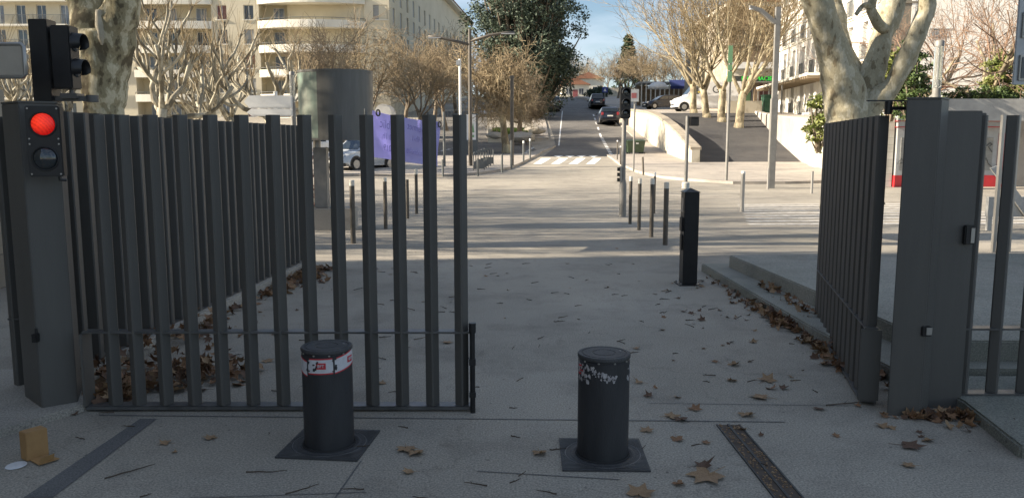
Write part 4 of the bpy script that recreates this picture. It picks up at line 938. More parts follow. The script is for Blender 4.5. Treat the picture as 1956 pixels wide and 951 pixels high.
b = MB(); b.box(-.1, 8.6, -.25, -.002, Z(146, 73), Z(134, 73)); b.box(-.1, 8.6, -.12, -.003, Z(158, 73), Z(156, 73)); b.build('cornice', M['parapet'], tp)
b = MB(); b.add([(0, -1.1, Z(133, 73)), (8.6, -1.1, Z(133, 73)), (8.6, -.002, Z(119, 73)), (0, -.002, Z(119, 73)), (0, -1.1, Z(134, 73)), (8.6, -1.1, Z(134, 73)), (8.6, -.002, Z(134, 73)), (0, -.002, Z(134, 73))], [(0, 1, 2, 3), (4, 7, 6, 5), (0, 4, 5, 1), (0, 3, 7, 4), (1, 5, 6, 2)]); b.build('canopy', M['concrete'], tp)
b = MB(); b.box(-.15, 8.6, -.12, -.002, Z(88, 73), Z(84, 73)); b.build('string_course', M['stone'], tp)
b = MB(); b.box(.6, 8.4, -.14, -.04, Z(156, 73) + .02, Z(146.5, 73)); sg = b.build('sign_board', M['rail'], tp)
text('PHARMACIE', .50, M['pharm'], sg, (X(1440, 73) - 19, -.15, (Z(146, 73) + Z(156, 73)) / 2), (R(90), 0, 0), depth=.01)
text('DES', .46, M['white'], sg, (X(1469, 73) - 19 + .35, -.15, (Z(146, 73) + Z(156, 73)) / 2), (R(90), 0, 0), depth=.01)
b = MB(); b.box(-.4, 9, -.5, 18.4, 13.202, 13.5); b.build('eaves', M['parapet'], tp)
b = MB(); b.add([(-.5, -.6, 13.51), (9, -.6, 13.51), (9, 18.5, 13.51), (-.5, 18.5, 13.51), (4.2, -.6, 15), (4.2, 18.5, 15)], [(0, 1, 4), (1, 2, 5, 4), (2, 3, 5), (3, 0, 4, 5)]); b.build('roof', M['tile'], tp)
# market canopy behind the cars
y = 98; x0, x1 = X(1222, y), X(1322, y)
t = empty('market_hall', (x0, y, tz(y)), 0, 'long low pergola with pale posts and a navy awning behind the parked dark car', 'pavilion')
b = MB(); b.box(0, x1 - x0, 3, 3.3, 0, 2.6); b.build('back_wall', M['rubble'], t)
b = MB(); b.box(-.2, x1 - x0 + .2, -.1, 3.4, 2.7, 2.9); b.build('roof', M['concrete'], t)
for i in range(12): a = .1 + (x1 - x0 - .2) * i / 11; b = MB(); b.box(a - .06, a + .06, 0, .12, 0, 2.699); b.build('post', M['parapet'], t)
b = MB(); L_ = x1 - x0; b.add([(L_ * .52, -1.6, 2.3), (L_, -1.6, 2.3), (L_, -.11, 3.1), (L_ * .52, -.11, 3.1), (L_ * .52, -1.6, 1.95), (L_, -1.6, 1.95)], [(0, 1, 2, 3), (4, 5, 1, 0)]); b.build('awning', M['navy'], t)
x, y = X(1255, 92), 92; t = empty('parasol', (x, y, tz(y)), 0, 'pale domed parasol standing in front of the pergola', 'parasol')
b = MB(); b.cyl(0, 0, 0, 2.5, .04, n=8); b.build('pole', M['pole'], t); b = MB(); b.lathe(0, 0, [(1.2, 2.1), (1.1, 2.4), (.7, 2.75), (.05, 2.9)], 12); b.build('canopy', M['white'], t, smooth=True)
# retaining wall between street and ramp
b = MB(); cp = MB(); pts = []
for i in range(13):
    s = i / 12; y_ = 41.6 + (90 - 41.6) * s; x_ = 9.15 + (11.3 - 9.15) * s
    zt_ = 1.18 + (min(y_, 62) - 41.6) * (3.75 - 1.18) / 20.4 + max(0, y_ - 62) * .047 + (.35 * math.sin(math.pi * min(1, (y_ - 41.6) / 20.4)) if y_ < 62 else 0)
    pts.append((x_, y_, zt_))
for (xa, ya, za), (xb, yb_, zb_) in zip(pts, pts[1:]):
    for B, o0_, o1_, l0, l1 in ((b, 0, .42, -9, 0), (cp, -.07, .49, 0.002, .14)):
        lo_a, lo_b = (0, 0) if l0 == -9 else (za + l0, zb_ + l0)
        B.add([(xa + o0_, ya, lo_a), (xa + o1_, ya, lo_a), (xb + o1_, yb_, lo_b), (xb + o0_, yb_, lo_b), (xa + o0_, ya, za + l1), (xa + o1_, ya, za + l1), (xb + o1_, yb_, zb_ + l1), (xb + o0_, yb_, zb_ + l1)], [(4, 5, 6, 7), (0, 4, 7, 3), (1, 2, 6, 5)] + ([(3, 2, 1, 0)] if l0 != -9 else []))
x_, y_, z_ = pts[0]; b.quad((x_, y_, 0), (x_ + .42, y_, 0), (x_ + .42, y_, z_), (x_, y_, z_)); cp.quad((x_ - .07, y_, z_ + .002), (x_ + .49, y_, z_ + .002), (x_ + .49, y_, z_ + .14), (x_ - .07, y_, z_ + .14))
t = empty('retaining_wall', (0, 0, 0), 0, 'low limewashed stone wall with a rounded coping between the street and the ramp', 'wall')
b.build('wall', M['retwall'], t); cp.build('coping', M['stone'], t)
# white wall right of the ramp
b = MB(); prof = [(18.3, 62, 3.85), (16.7, 52, 3.2), (15.05, 42, 2.78), (14.0, 36.5, 2.52), (13.1, 30, 2.45), (12.9, 28.4, 2.45)]
for (xa, ya, za), (xb, yb_, zb_) in zip(prof, prof[1:]):
    b.quad((xb, yb_, 0), (xa, ya, 0), (xa, ya, za), (xb, yb_, zb_)); b.quad((xb, yb_, zb_), (xa, ya, za), (xa + .35, ya, za), (xb + .35, yb_, zb_)); b.quad((xa + .35, ya, 0), (xb + .35, yb_, 0), (xb + .35, yb_, zb_), (xa + .35, ya, za))
b.quad((12.9, 28.4, 0), (13.25, 28.4, 0), (13.25, 28.4, 2.45), (12.9, 28.4, 2.45)); b.quad((18.3, 62, 2), (18.65, 62, 2), (18.65, 62, 3.85), (18.3, 62, 3.85))
tag(b.build('garden_wall', M['whitewall']), 'sunlit white block wall along the right side of the ramp', 'wall')
b = MB(); x0 = X(1808, 27); b.box(x0, x0 + 9, 27, 27.4, Z(231, 27), Z(189, 27)); b.box(x0, x0 + .4, 27.001, 27.399, 0, Z(231, 27) - .002); b.box(x0 + 8.6, x0 + 9, 27.001, 27.399, 0, Z(231, 27) - .002)
tag(b.build('concrete_beam', M['concrete']), 'grey concrete beam showing above the cabinet at the right', 'beam')
b = MB(); b.box(17.6, 34, 33, 33.4, 0, 2.4); tag(b.build('retaining_wall', M['concrete']), 'plain grey wall under the shrubs at the far right, behind the fence', 'wall')
# kiosk
t = empty('kiosk', (13.3, 28.3, 0), R(2), 'red shop kiosk with a roller shutter covered in graffiti, half hidden by the right pillar', 'kiosk')
b = MB(); b.box(0, 3.9, -.02, 2.2, 0, .45); b.build('base', M['red'], t); b = MB(); b.box(0.02, 3.88, 0, 2.2, .451, 2.1); b.build('body', M['signback'], t)
b = MB(); b.box(.15, 3.4, -.03, -.002, .62, 1.75); s_ = b.build('shutter', M['shutter'], t)
b = MB(); b.box(3.6, 3.88, -.04, -.003, .452, 1.9); b.build('side_door', M['red'], t)
b = MB(); rr = random.Random(4)
for i in range(14):
    p = Vector((.3 + rr.random() * 2.8, -.045, .8 + rr.random() * .8)); q = [p]
    for k in range(7): p = p + Vector((rr.uniform(-.2, .22), 0, rr.uniform(-.2, .2))); p.z = min(1.7, max(.68, p.z)); q.append(p)
    b.tube(q, .014, 4)
b.build('graffiti', M['rail'], s_)
b = MB(); b.box(-.03, 3.93, -.1, 2.22, 2.101, 2.125); b.box(-.03, 3.93, -.1, 2.22, 2.30, 2.325); b.build('trim', M['red'], t)
b = MB(); b.box(0, 3.9, -.08, 2.2, 2.126, 2.299); b.box(0, 3.9, -.08, 2.2, 2.326, 2.799); sg = b.build('fascia', M['signback'], t)
b = MB(); b.box(-.01, 3.91, -.09, 2.21, 2.80, 2.87); b.build('top_trim', M['redsign'], sg)
text('SU', .46, M['red'], sg, (.52, -.09, 2.56), (R(90), 0, 0), depth=.01)
# leaning frame seen through the right fence
t = empty('steel_frame', (X(1928, 12), 12, 0), 0, 'tall narrow sunlit steel frame behind the fixed fence on the right', 'frame')
b = MB(); b.box(-.135, -.09, -.03, .03, 0, 2.02); b.box(.09, .135, -.03, .03, 0, 2.02); b.box(-.0899, .0899, -.029, .029, 1.95, 2.0); b.build('frame', M['steel'], t)
t = empty('wooden_brace', (X(1915, 15), 15, 0), R(4), 'grey weathered timber barrier with a diagonal brace seen between the right fence bars', 'barrier')
b = MB(); b.box(-.2, .9, -.04, .04, .25, .62); b.build('board', M['concrete'], t); b = MB(); b.add([(-.25, -.06, 1.15), (-.1, -.06, 1.2), (.7, -.06, .25), (.55, -.06, .2), (-.25, -.1, 1.15), (-.1, -.1, 1.2), (.7, -.1, .25), (.55, -.1, .2)], [(3, 2, 1, 0), (4, 5, 6, 7), (0, 1, 5, 4), (1, 2, 6, 5), (2, 3, 7, 6), (3, 0, 4, 7)]); b.box(-.18, -.1, -.03, .03, 0, .249); b.box(.8, .88, -.03, .03, 0, .249); b.build('brace', M['concrete'], t)
# low stone enclosure wall and bin beside the pharmacy
b = MB(); y = 62.5; b.box(X(1385, y), X(1453, y), y, y + .3, 2.5, Z(193, y)); tag(b.build('low_wall', M['retwall']), 'low beige wall behind the row of plane trunks, left of the green cupboard', 'wall')
t = empty('recycling_bin', (X(1466, 63), 63, tz(63)), 0, 'green recycling cupboard with a white notice beside the low beige wall', 'bin')
b = MB(); b.box(-.5, .5, -.4, .4, 0, 1.25); b.build('body', M['green'], t, bevel=.03); b = MB(); b.box(-.54, .54, -.44, .44, 1.252, 1.35); b.build('lid', M['green'], t, bevel=.02); b = MB(); b.box(.05, .3, -.41, -.402, .6, 1.1); b.build('notice', M['white'], t)
# little white cabin left of the street trees, and grey utility cabinet at the garden wall
y = 62; t = empty('cabin', (X(716, y), y, hz(y)), 0, 'small white round-roofed cabin right of the metal drum', 'cabin')
b = MB(); L_ = 1.3; n = 10; pr = [(0, 0), (L_, 0)] + [(L_ / 2 + L_ / 2 * math.cos(math.pi * i / n), 1.9 + .75 * math.sin(math.pi * i / n)) for i in range(n + 1)]
b.add([(p, 0, q) for p, q in pr] + [(p, 2.4, q) for p, q in pr], [tuple(range(len(pr)))[::-1], tuple(range(len(pr), 2 * len(pr)))] + [(i, (i + 1) % len(pr), len(pr) + (i + 1) % len(pr), len(pr) + i) for i in range(len(pr))]); b.build('shell', M['white'], t, fix=True)
b = MB(); b.box(.25, 1.05, -.02, -.002, .2, 1.8); b.build('door', M['signback'], t)
x, y = G(1536, 312); t = empty('utility_cabinet', (x, y, hz(y)), 0, 'narrow pale utility cabinet standing against the foot of the white wall', 'cabinet')
b = MB(); b.box(-.12, .12, -.1, .1, 0, 1.25); b.build('body', M['parapet'], t, bevel=.01); b = MB(); b.box(-.09, .09, -.106, -.102, .9, 1.2); b.build('panel', M['pole'], t)
# stone planter on the left with grass and boulders
px0, py0 = G(932, 273); px1, py1 = G(1017, 273)
t = empty('planter', (0, 0, 0), 0, 'low concrete planter with grass between the two street lanes', 'planter')
zq = hz(py0)
b = MB(); b.box(px0, px1, py0, py0 + .25, zq - .6, zq + .40); b.box(px0, px0 + .25, py0 + .2501, py0 + 7, zq - .6, zq + .95); b.box(px1 - .25, px1, py0 + .2501, py0 + 7, zq - .6, zq + .95); b.build('kerb', M['retwall'], t)
b = MB(); b.quad((px0 + .2, py0 + .2, zq + .35), (px1 - .2, py0 + .2, zq + .35), (px1 - .2, py0 + 7, zq + 1.1), (px0 + .2, py0 + 7, zq + 1.1)); b.build('soil', M['grass'], t)
b = MB(); rr = random.Random(8)
for i in range(5000):
    xx, s = rr.uniform(px0 + .2, px1 - .2), rr.random(); yy = py0 + .22 + s * 6.7; zz = zq + .35 + s * .72; h = rr.uniform(.08, .22); a = rr.uniform(-.1, .1)
    b.add([(xx - .02, yy, zz), (xx + .02, yy, zz), (xx + a, yy + a, zz + h)], [(0, 1, 2)])
g_ = b.build('grass', M['grass']); g_['kind'] = 'stuff'; g_['label'] = 'grass growing in the concrete planter'; g_['category'] = 'grass'
rr = random.Random(3)
for i, (u, v, s, lab) in enumerate(((948, 262, .5, 'pale angular boulder at the left of the grass planter'), (995, 266, .7, 'flat pale boulder lying in the middle of the grass planter'), (1022, 252, .6, 'rounded boulder beyond the planter, beside the street kerb'))):
    x, y = G(u, v, hz, .4); bm = bmesh.new(); bmesh.ops.create_icosphere(bm, subdivisions=2, radius=s)
    for vv in bm.verts: vv.co = Vector((vv.co.x * 1.5, vv.co.y, vv.co.z * .55)) * rr.uniform(.85, 1.12)
    me = bpy.data.meshes.new('boulder'); bm.to_mesh(me); bm.free(); me.materials.append(M['kerb']); o = bpy.data.objects.new('boulder', me); COL.objects.link(o); o.location = (x, y, hz(y) + .5); tag(o, lab, 'rock')
# railing fence along the left pavement
y = 78; t = empty('railing_fence', (X(690, y), y, hz(y)), 0, 'dark railing fence under the street trees on the left', 'fence'); railing(t, 0, X(905, y) - X(690, y), 0, 0, 1.3, .3)
# far end of the street
for (u, v, w_, h, d, lab) in ((1098, 195, 5.5, 3.0, 168, 'small far cream house with a red roof at the end of the street'), (1122, 186, 7, 4.5, 185, 'larger far house with a red tiled roof above the end of the street'), (1078, 188, 5, 3.6, 178, 'leftmost far house, low and pinkish')):
    x = X(u, d); z = hz(d) - .5; t = empty('house', (x, d, z), 0, lab, 'house')
    b = MB(); b.box(-w_ / 2, w_ / 2, 0, 6, 0, h); b.build('wall', M['beige2'], t)
    b = MB(); b.add([(-w_ / 2 - .4, -.4, h + .002), (w_ / 2 + .4, -.4, h + .002), (w_ / 2 + .4, 6.4, h + .002), (-w_ / 2 - .4, 6.4, h + .002), (0, -.4, h + 1.4), (0, 6.4, h + 1.4)], [(3, 2, 1, 0), (0, 1, 4), (1, 2, 5, 4), (2, 3, 5), (3, 0, 4, 5)]); b.build('roof', M['tile'], t)
    for c in (-w_ * .25, w_ * .22): window(t, c, h * .35, 1.0, 1.2, -.05, 'glass')
    b = MB(); b.box(-.5, .5, -.04, -.003, 0, 2.0); b.build('door', M['redsign'], t)
b = MB(); b.box(X(1150, 150), 24, 149, 150, 9, 11.1); tag(b.build('far_wall', M['retwall']), 'pale curved-looking wall at the far end of the right pavement', 'wall')
t, y, z, h = pole(1155, 205, 166, .07, 'road_sign', 'small blue square pedestrian crossing sign far up the street', 'sign')
b = MB(); b.box(-.35, .35, -.1, -.08, h - .75, h - .05); f_ = b.build('sign_plate', M['bluesign'] if 'bluesign' in M else M['navy'], t); b = MB(); b.add([(-.2, -.104, h - .6), (.2, -.104, h - .6), (0, -.104, h - .2)], [(0, 1, 2)]); b.build('symbol', M['white'], f_)

# ================================================================ VEHICLES (front towards -y)
def vehicle(name, x, y, z, rot, paint, label, cat, L=4.1, W=1.72, Hh=1.48, van=False, group=None, pitch=0):
    t = empty(name, (x, y, z), rot, label, cat, group); t.rotation_mode = 'ZYX'; t.rotation_euler = (pitch, 0, rot)
    h = L / 2; w_ = W / 2
    if van: low = [(-h, .35), (-h + .02, .85), (-h + .25, 1.08), (-h + 1.0, 1.32), (h, 1.32), (h, .35), (h - .3, .28), (-h + .3, .24)]
    else: low = [(-h, .38), (-h + .03, .62), (-h + .25, .78), (-h + 1.05, .93), (0, .96), (h - .25, .98), (h - .02, .88), (h, .42), (h - .25, .25), (-h + .3, .22)]
    b = MB(); n = len(low)
    secs = ((-w_ + .0, .90), (-w_ + .10, .97), (-w_ + .35, 1.0), (w_ - .35, 1.0), (w_ - .10, .97), (w_, .90))
    # lofted across the width so corners round in plan
    vs = []
    for sx, k in secs:
        for yy, zz in low: vs.append((sx if abs(sx) < w_ else sx, yy * (k + (1 - k) * (.6 if abs(yy) < h * .6 else 0)), zz if zz < .9 else zz * (1 - (1 - k) * .35)))
    fs = [(j * n + i, j * n + (i + 1) % n, (j + 1) * n + (i + 1) % n, (j + 1) * n + i) for j in range(len(secs) - 1) for i in range(n)] + [tuple(range(n - 1, -1, -1)), tuple(range((len(secs) - 1) * n, len(secs) * n))]
    b.add(vs, fs); body = autosmooth(b.build('body', M[paint], t, fix=True), 50)
    if van: gh = [(-h + 1.0, 1.30), (-h + 1.75, 2.25), (-h + 2.1, 2.42), (h - .1, 2.45), (h - .02, 2.2), (h, 1.30)]
    else: gh = [(-h + 1.0, .92), (-h + 1.75, Hh - .06), (-h + 2.1, Hh), (h - .75, Hh - .02), (h - .45, Hh - .12), (h - .12, .95)]
    zt_ = max(q[1] for q in gh); zb_ = gh[0][1]
    def wd(z_): return w_ - .04 - (.20 if not van else .10) * max(0, (z_ - zb_) / (zt_ - zb_)) ** 1.3
    b = MB(); n = len(gh); vs = [(s_ * wd(q), p, q) for s_ in (-1, -.8, .8, 1) for p, q in gh]
    for i in range(n):
        for k_ in (1, 2): vs[k_ * n + i] = (vs[k_ * n + i][0], vs[k_ * n + i][1], vs[k_ * n + i][2] + (.02 if gh[i][1] > zb_ + .2 else 0))
    fs = [(j * n + i, j * n + (i + 1) % n, (j + 1) * n + (i + 1) % n, (j + 1) * n + i) for j in range(3) for i in range(n)] + [tuple(range(n - 1, -1, -1)), tuple(range(3 * n, 4 * n))]
    b.add(vs, fs); autosmooth(b.build('cabin', M[paint], t, fix=True), 50)
    def gp(p, q, s_, o=.008): return (s_ * (wd(q) + o), p, q)
    def mixp(a, c, s_): return (a[0] + (c[0] - a[0]) * s_, a[1] + (c[1] - a[1]) * s_)
    # side glass
    for s_ in (-1, 1):
        if van: rects = [((-h + 1.12, 1.38), (-h + 1.95, 1.38), (-h + 1.95, 2.05), (-h + 1.62, 2.05))]
        else: rects = [((-h + 1.12, .99), (.12, .99), (.10, Hh - .13), (-h + 1.78, Hh - .13)), ((.20, .99), (h - .75, 1.0), (h - .85, Hh - .15), (.18, Hh - .13))]
        for r_ in rects: b = MB(); b.add([gp(p, q, s_) for p, q in r_], [(0, 1, 2, 3) if s_ > 0 else (3, 2, 1, 0)]); b.build('side_window', M['carglass'], t)
    def glass(a, c, nm, y_off, inset=.12):
        a2, c2 = mixp(a, c, .10), mixp(a, c, .90); b = MB()
        wa, wc = wd(a2[1]) - inset, wd(c2[1]) - inset
        b.add([(-wa, a2[0] + y_off, a2[1]), (wa, a2[0] + y_off, a2[1]), (wc, c2[0] + y_off, c2[1] + .012), (-wc, c2[0] + y_off, c2[1] + .012)], [(0, 1, 2, 3) if y_off < 0 else (3, 2, 1, 0)]); b.build(nm, M['carglass'], t)
    glass(gh[0], gh[1], 'windscreen', -.03)
    if not van: glass(gh[5], gh[4], 'rear_window', .03)
    zl = .66 if not van else .85
    for s_ in (-1, 1):
        b = MB(); b.box(s_ * (w_ - .27) - .15, s_ * (w_ - .27) + .15, -h - .012, -h + .22, zl - .08, zl + .09); b.build('headlight', M['headlamp'], t, bevel=.02)
        b = MB(); b.box(s_ * (w_ - .17) - .10, s_ * (w_ - .17) + .10, h - .14, h + .012, zl + .02, zl + (.28 if not van else .5)); b.build('tail_light', M['taillamp'], t, bevel=.015)
        b = MB(); b.box(s_ * (w_ + .09) - .09, s_ * (w_ + .09) + .09, -h + 1.2, -h + 1.32, zb_ + .06, zb_ + .22); b.build('wing_mirror', M[paint], t, bevel=.02)
    b = MB(); b.box(-.26, .26, -h - .014, -h + .02, .38, .49); b.build('number_plate', M['plate'], t); b = MB(); b.box(-.26, .26, h - .05, h + .016, .55, .66); b.build('number_plate', M['plate'], t)
    b = MB(); b.box(-w_ * .6, w_ * .6, -h - .010, -h + .05, .50, .60); b.build('grille', M['black'], t)
    for ya, yb_ in ((-h * .985, -h * .9), (h * .9, h * .99)): b = MB(); b.box(-w_ * .95, w_ * .95, ya, yb_, .22, .35); b.build('bumper', M['black'], t)
    r = .31 if not van else .35
    for s_ in (-1, 1):
        for yy in (-h + .78, h - .78 if not van else h - 1.1):
            b = MB(); b.tube([(s_ * (w_ - .20), yy, r), (s_ * (w_ + .012), yy, r)], r, 20); wh = b.build('wheel', M['tyre'], t)
            b = MB(); b.tube([(s_ * (w_ - .1), yy, r), (s_ * (w_ + .022), yy, r)], r * .62, 14); b.build('rim', M['rim'], wh)
            b = MB(); n = 16; ro = r + .07
            b.add([(s_ * (w_ + .004), yy + ro * math.cos(R(-12) + R(204) * i / n), r + ro * math.sin(R(-12) + R(204) * i / n)) for i in range(n + 1)], [tuple(range(n + 1))]); b.build('wheel_arch', M['black'], t)
    return t
SL = math.atan(.088)
vehicle('parked_car', X(1160, 76.5), 76.5, hz(76.5) + .01, R(180), 'cardark', 'dark blue hatchback seen from behind, nearest in the row parked right of the street', 'car', W=1.74, group='cars parked along the street', pitch=-SL)
vehicle('parked_car', X(1138, 104), 104, hz(104) + .01, R(180), 'cardark', 'dark tall car seen from behind, farther up in the row parked right of the street', 'car', W=1.75, Hh=1.7, group='cars parked along the street', pitch=-SL)
vehicle('parked_car', X(1056, 99), 99, hz(99) + .11, R(180), 'carwhite', 'white car seen from behind, parked on the left side of the street', 'car', W=1.78, Hh=1.55, group='cars parked along the street', pitch=-SL)
vehicle('parked_car', X(934, 92), 92, hz(92) - .35, R(-18), 'carwhite', 'white car facing the camera left of the tangled tree', 'car', W=1.75, Hh=1.5, group=None, pitch=SL)
vehicle('parked_car', X(1267, 84), 84, tz(84), R(-80), 'cardark', 'dark blue car seen from the side next to the white van', 'car', L=4.2, W=1.75, Hh=1.42)
vehicle('delivery_van', X(1345, 69.5), 69.5, tz(69.5), R(-88), 'carwhite', 'white delivery van with black lettering parked behind the plane trunks', 'van', L=5.6, W=2.0, van=True)
van = [o for o in bpy.data.objects if o.name.startswith('delivery_van')][0]
text('GR', .85, M['black'], van, (1.0, .85, 1.75), (R(90), 0, R(90)), depth=.004)
b = MB(); b.box(.962, .99, -.9, -.2, 1.5, 1.62); b.build('stripe', M['yellow'], van)
vehicle('parked_car', X(688, 37.5), 37.5, hz(37.5), R(-35), 'carsilver', 'silver small hatchback seen obliquely between the gate bars, left of the lilac banner', 'car', L=3.7, W=1.65, Hh=1.5)
vehicle('parked_car', X(575, 46), 46, hz(46), R(-60), 'carwhite', 'white car mostly hidden behind the pedestal of the metal drum', 'car', L=3.9, W=1.7, Hh=1.45)
# ================================================================ TREES
def grow(T, rnd, p, d, L, r, lvl, P):
    ns_ = P['seg'][lvl]; pts = [p.copy()]; rad = [r]; dd = d.copy(); tp = P.get('taper', [.6] * 9)[lvl]
    for i in range(ns_):
        wv = P['wig'][lvl]
        dd = (dd + Vector((rnd.gauss(0, wv), rnd.gauss(0, wv), rnd.gauss(0, wv) + P['up'][lvl]))).normalized()
        p = p + dd * (L / ns_); pts.append(p); s = (i + 1) / ns_; rad.append(r * (1 - (1 - tp) * s) * (1 + P.get('knob', 0) * rnd.uniform(-.3, .6) * (lvl > 0)))
    (T[0] if lvl <= P['tl'] else T[1]).tube(pts, rad, P['sides'][lvl], cap=lvl <= 1)
    if lvl + 1 >= len(P['seg']): return
    n = P['n'][lvl]; n = n if rnd.random() < .7 else max(1, n + rnd.choice((-1, 1)))
    a0 = rnd.random() * 6.28
    for k in range(n):
        t0 = P['t0'][lvl]; s = t0 + (1 - t0) * (k + rnd.random() * .8) / n if n > 1 else 1.; s = min(s, 1)
        f = s * ns_; i = min(int(f), ns_ - 1); q = pts[i].lerp(pts[i + 1], f - i); di = (pts[i + 1] - pts[i]).normalized()
        o = di.orthogonal().normalized(); ang = a0 + k * 2.4 + rnd.gauss(0, .4); side = o * math.cos(ang) + di.cross(o) * math.sin(ang)
        th = P['ang'][lvl] * rnd.uniform(.7, 1.3); nd = (di * math.cos(th) + side * math.sin(th)).normalized()
        rr = (rad[i] + (rad[i + 1] - rad[i]) * (f - i)) * P['rr'][lvl]
        grow(T, rnd, q, nd, L * P['lr'][lvl] * rnd.uniform(.75, 1.2), max(rr, P['rmin']), lvl + 1, P)
def tree(name, label, loc, P, seed, mt, mc, lean=(0, 0), group=None, cat='tree'):
    rnd = random.Random(seed); T = (MB(), MB())
    grow(T, rnd, Vector((0, 0, -.15)), Vector((lean[0], lean[1], 1)).normalized(), P['L'], P['r'], 0, P)
    # root flare
    T[0].lathe(0, 0, [(P['r'] * 1.35, -.2), (P['r'] * 1.15, .08), (P['r'] * .98, .35)], 12)
    t = empty(name, loc, 0, label, cat, group); T[0].build('trunk', mt, t, smooth=True); T[1].build('crown', mc, t, smooth=False); return t
POL = dict(L=2.7, r=.20, seg=[4, 6, 6, 3], n=[6, 5, 9], t0=[.8, .35, .82], ang=[.95, .7, .5], lr=[.95, .72, .55], rr=[.5, .62, .16], up=[0, .13, .22, .22], wig=[.05, .26, .24, .12],
           sides=[10, 7, 6, 3], tl=2, knob=.5, rmin=.010, taper=[.9, .75, .9, .5])
BRN = dict(L=2.3, r=.17, seg=[4, 5, 5, 4, 3], n=[6, 6, 6, 5], t0=[.75, .25, .2, .15], ang=[.75, .65, .6, .6], lr=[1.05, .66, .62, .6], rr=[.5, .5, .5, .6], up=[0, .10, .06, .02, .02], wig=[.06, .15, .18, .2, .22],
           sides=[9, 6, 4, 3, 3], tl=1, rmin=.011)
TAN = dict(L=2.1, r=.24, seg=[4, 6, 7, 7, 4], n=[7, 7, 9, 7], t0=[.62, .2, .15, .15], ang=[.9, .8, .75, .8], lr=[1.05, .72, .72, .55], rr=[.5, .5, .45, .6], up=[0, .16, .03, -.06, -.08], wig=[.08, .22, .24, .3, .3],
           sides=[10, 6, 4, 3, 3], tl=1, rmin=.013)
PLN = dict(L=2.6, r=.29, seg=[4, 8, 7, 5, 3], n=[6, 6, 7, 6], t0=[.8, .22, .2, .15], ang=[.62, .45, .5, .5], lr=[2.35, .62, .5, .5], rr=[.52, .5, .42, .55], up=[0, .07, .09, .05, .03], wig=[.04, .09, .11, .14, .18],
           sides=[12, 8, 5, 3, 3], tl=2, rmin=.014, taper=[.85, .35, .4, .4, .5])
RED = dict(L=1.2, r=.14, seg=[4, 5, 5, 4, 3], n=[6, 6, 6, 5], t0=[.5, .2, .2, .15], ang=[.8, .6, .55, .55], lr=[2.2, .62, .55, .55], rr=[.6, .5, .45, .6], up=[0, .10, .06, .04, .02], wig=[.1, .15, .16, .2, .22],
           sides=[9, 6, 4, 3, 3], tl=1, rmin=.006)
def place(t, x, y, z, rot, sc, label, group=None, first=False):
    o = t if first else dup(t); o.location = (x, y, z); o.rotation_euler = (0, 0, rot); o.scale = (sc, sc, sc); tag(o, label, 'tree', group); return o
# pollarded planes
pa = tree('pollarded_plane', '', (0, 0, 0), POL, 21, M['barkpale'], M['twigpale']); pb = tree('pollarded_plane', '', (0, 0, 0), POL, 34, M['barkpale'], M['twigpale'])
gP = 'pollarded plane trees on the left'
place(pa, X(35, 34, 150), 34, .1, .4, 1.0, 'knobby pollarded plane tree at the far left, partly behind the traffic light', gP, True)
place(pb, X(295, 33, 150), 33, .1, 2.0, 1.12, 'largest pale pollarded plane tree, directly right of the thick mottled trunk', gP, True)
place(pa, X(372, 46, 150), 46, .5, 3.6, 1.0, 'smaller pollarded plane tree farther back in front of the narrow balconies', gP)
place(pb, X(437, 40, 150), 40, .4, 4.4, .95, 'dark-forked pollarded plane tree between the two balcony bays', gP)
place(pa, X(522, 36, 150), 36, .2, 1.7, 1.08, 'pale pollarded plane tree rising right behind the white arrow signs', gP)
place(pb, X(130, 50, 150), 50, .6, 5.2, 1.1, 'pollarded plane tree seen left of the thick mottled trunk, under the long balcony', gP)
# brown street trees
ba = tree('bare_street_tree', '', (0, 0, 0), BRN, 5, M['barkbrown'], M['twig']); bb_ = tree('bare_street_tree', '', (0, 0, 0), BRN, 8, M['barkbrown'], M['twigpale'])
gB = 'bare brown street trees'
lst = [(ba, 655, 52, 0, 1.3, 'bare brown tree whose crown spreads above the metal drum'), (bb_, 712, 60, 0, 1.35, 'bare brown tree directly right of the metal drum'), (ba, 768, 66, 0, 1.3, 'dark-trunked bare tree above the lilac banner, in front of the building corner'),
       (bb_, 800, 58, 0, 1.15, 'pale-trunked young bare tree right of the lilac banner'), (bb_, 828, 82, 0, 1.35, 'bare tree below the narrow windows of the wing'), (ba, 852, 70, 0, 1.2, 'thin dark-trunked bare tree near the thin white lamp pole'),
       (bb_, 872, 96, 0, 1.5, 'bare tree farther up the side street, behind the thin white lamp pole'), (ba, 905, 84, 0, 1.2, 'bare tree behind the two-armed lamp post'), (ba, 600, 70, 0, 1.4, 'bare brown tree behind the left edge of the metal drum')]
for i, (src, u, d, dz, sc, lab) in enumerate(lst): place(src, X(u, d, 200), d, hz(d) + dz - .2, i * 1.3, sc, lab, gB, i in (0, 1))
for i, (u, d, sc, lab) in enumerate(((1060, 118, 1.1, 'bare tree beyond the parked white car at the left kerb'), (1092, 140, 1.2, 'pale far tree in front of the leftmost far house'), (1128, 200, 1.3, 'thin far tree above the red-roofed houses'), (1112, 215, 1.6, 'tallest of the thin far trees at the end of the street'),
        (1180, 128, 1.2, 'brown bushy tree at the far end of the right pavement'), (1212, 112, 1.15, 'brown bushy tree below the far conifer'), (1238, 118, 1.3, 'brown bushy tree right of the far conifer'), (1265, 106, 1.15, 'brown bushy tree above the pale domed parasol'), (1296, 110, 1.3, 'brown bushy tree above the navy awning'), (1160, 150, 1.2, 'small brown tree behind the blue crossing sign'))):
    place(bb_ if i % 2 else ba, X(u, d, 200), d, hz(d) if u < 1170 else tz(d) - .3, i * 2.1, sc, lab, gB)
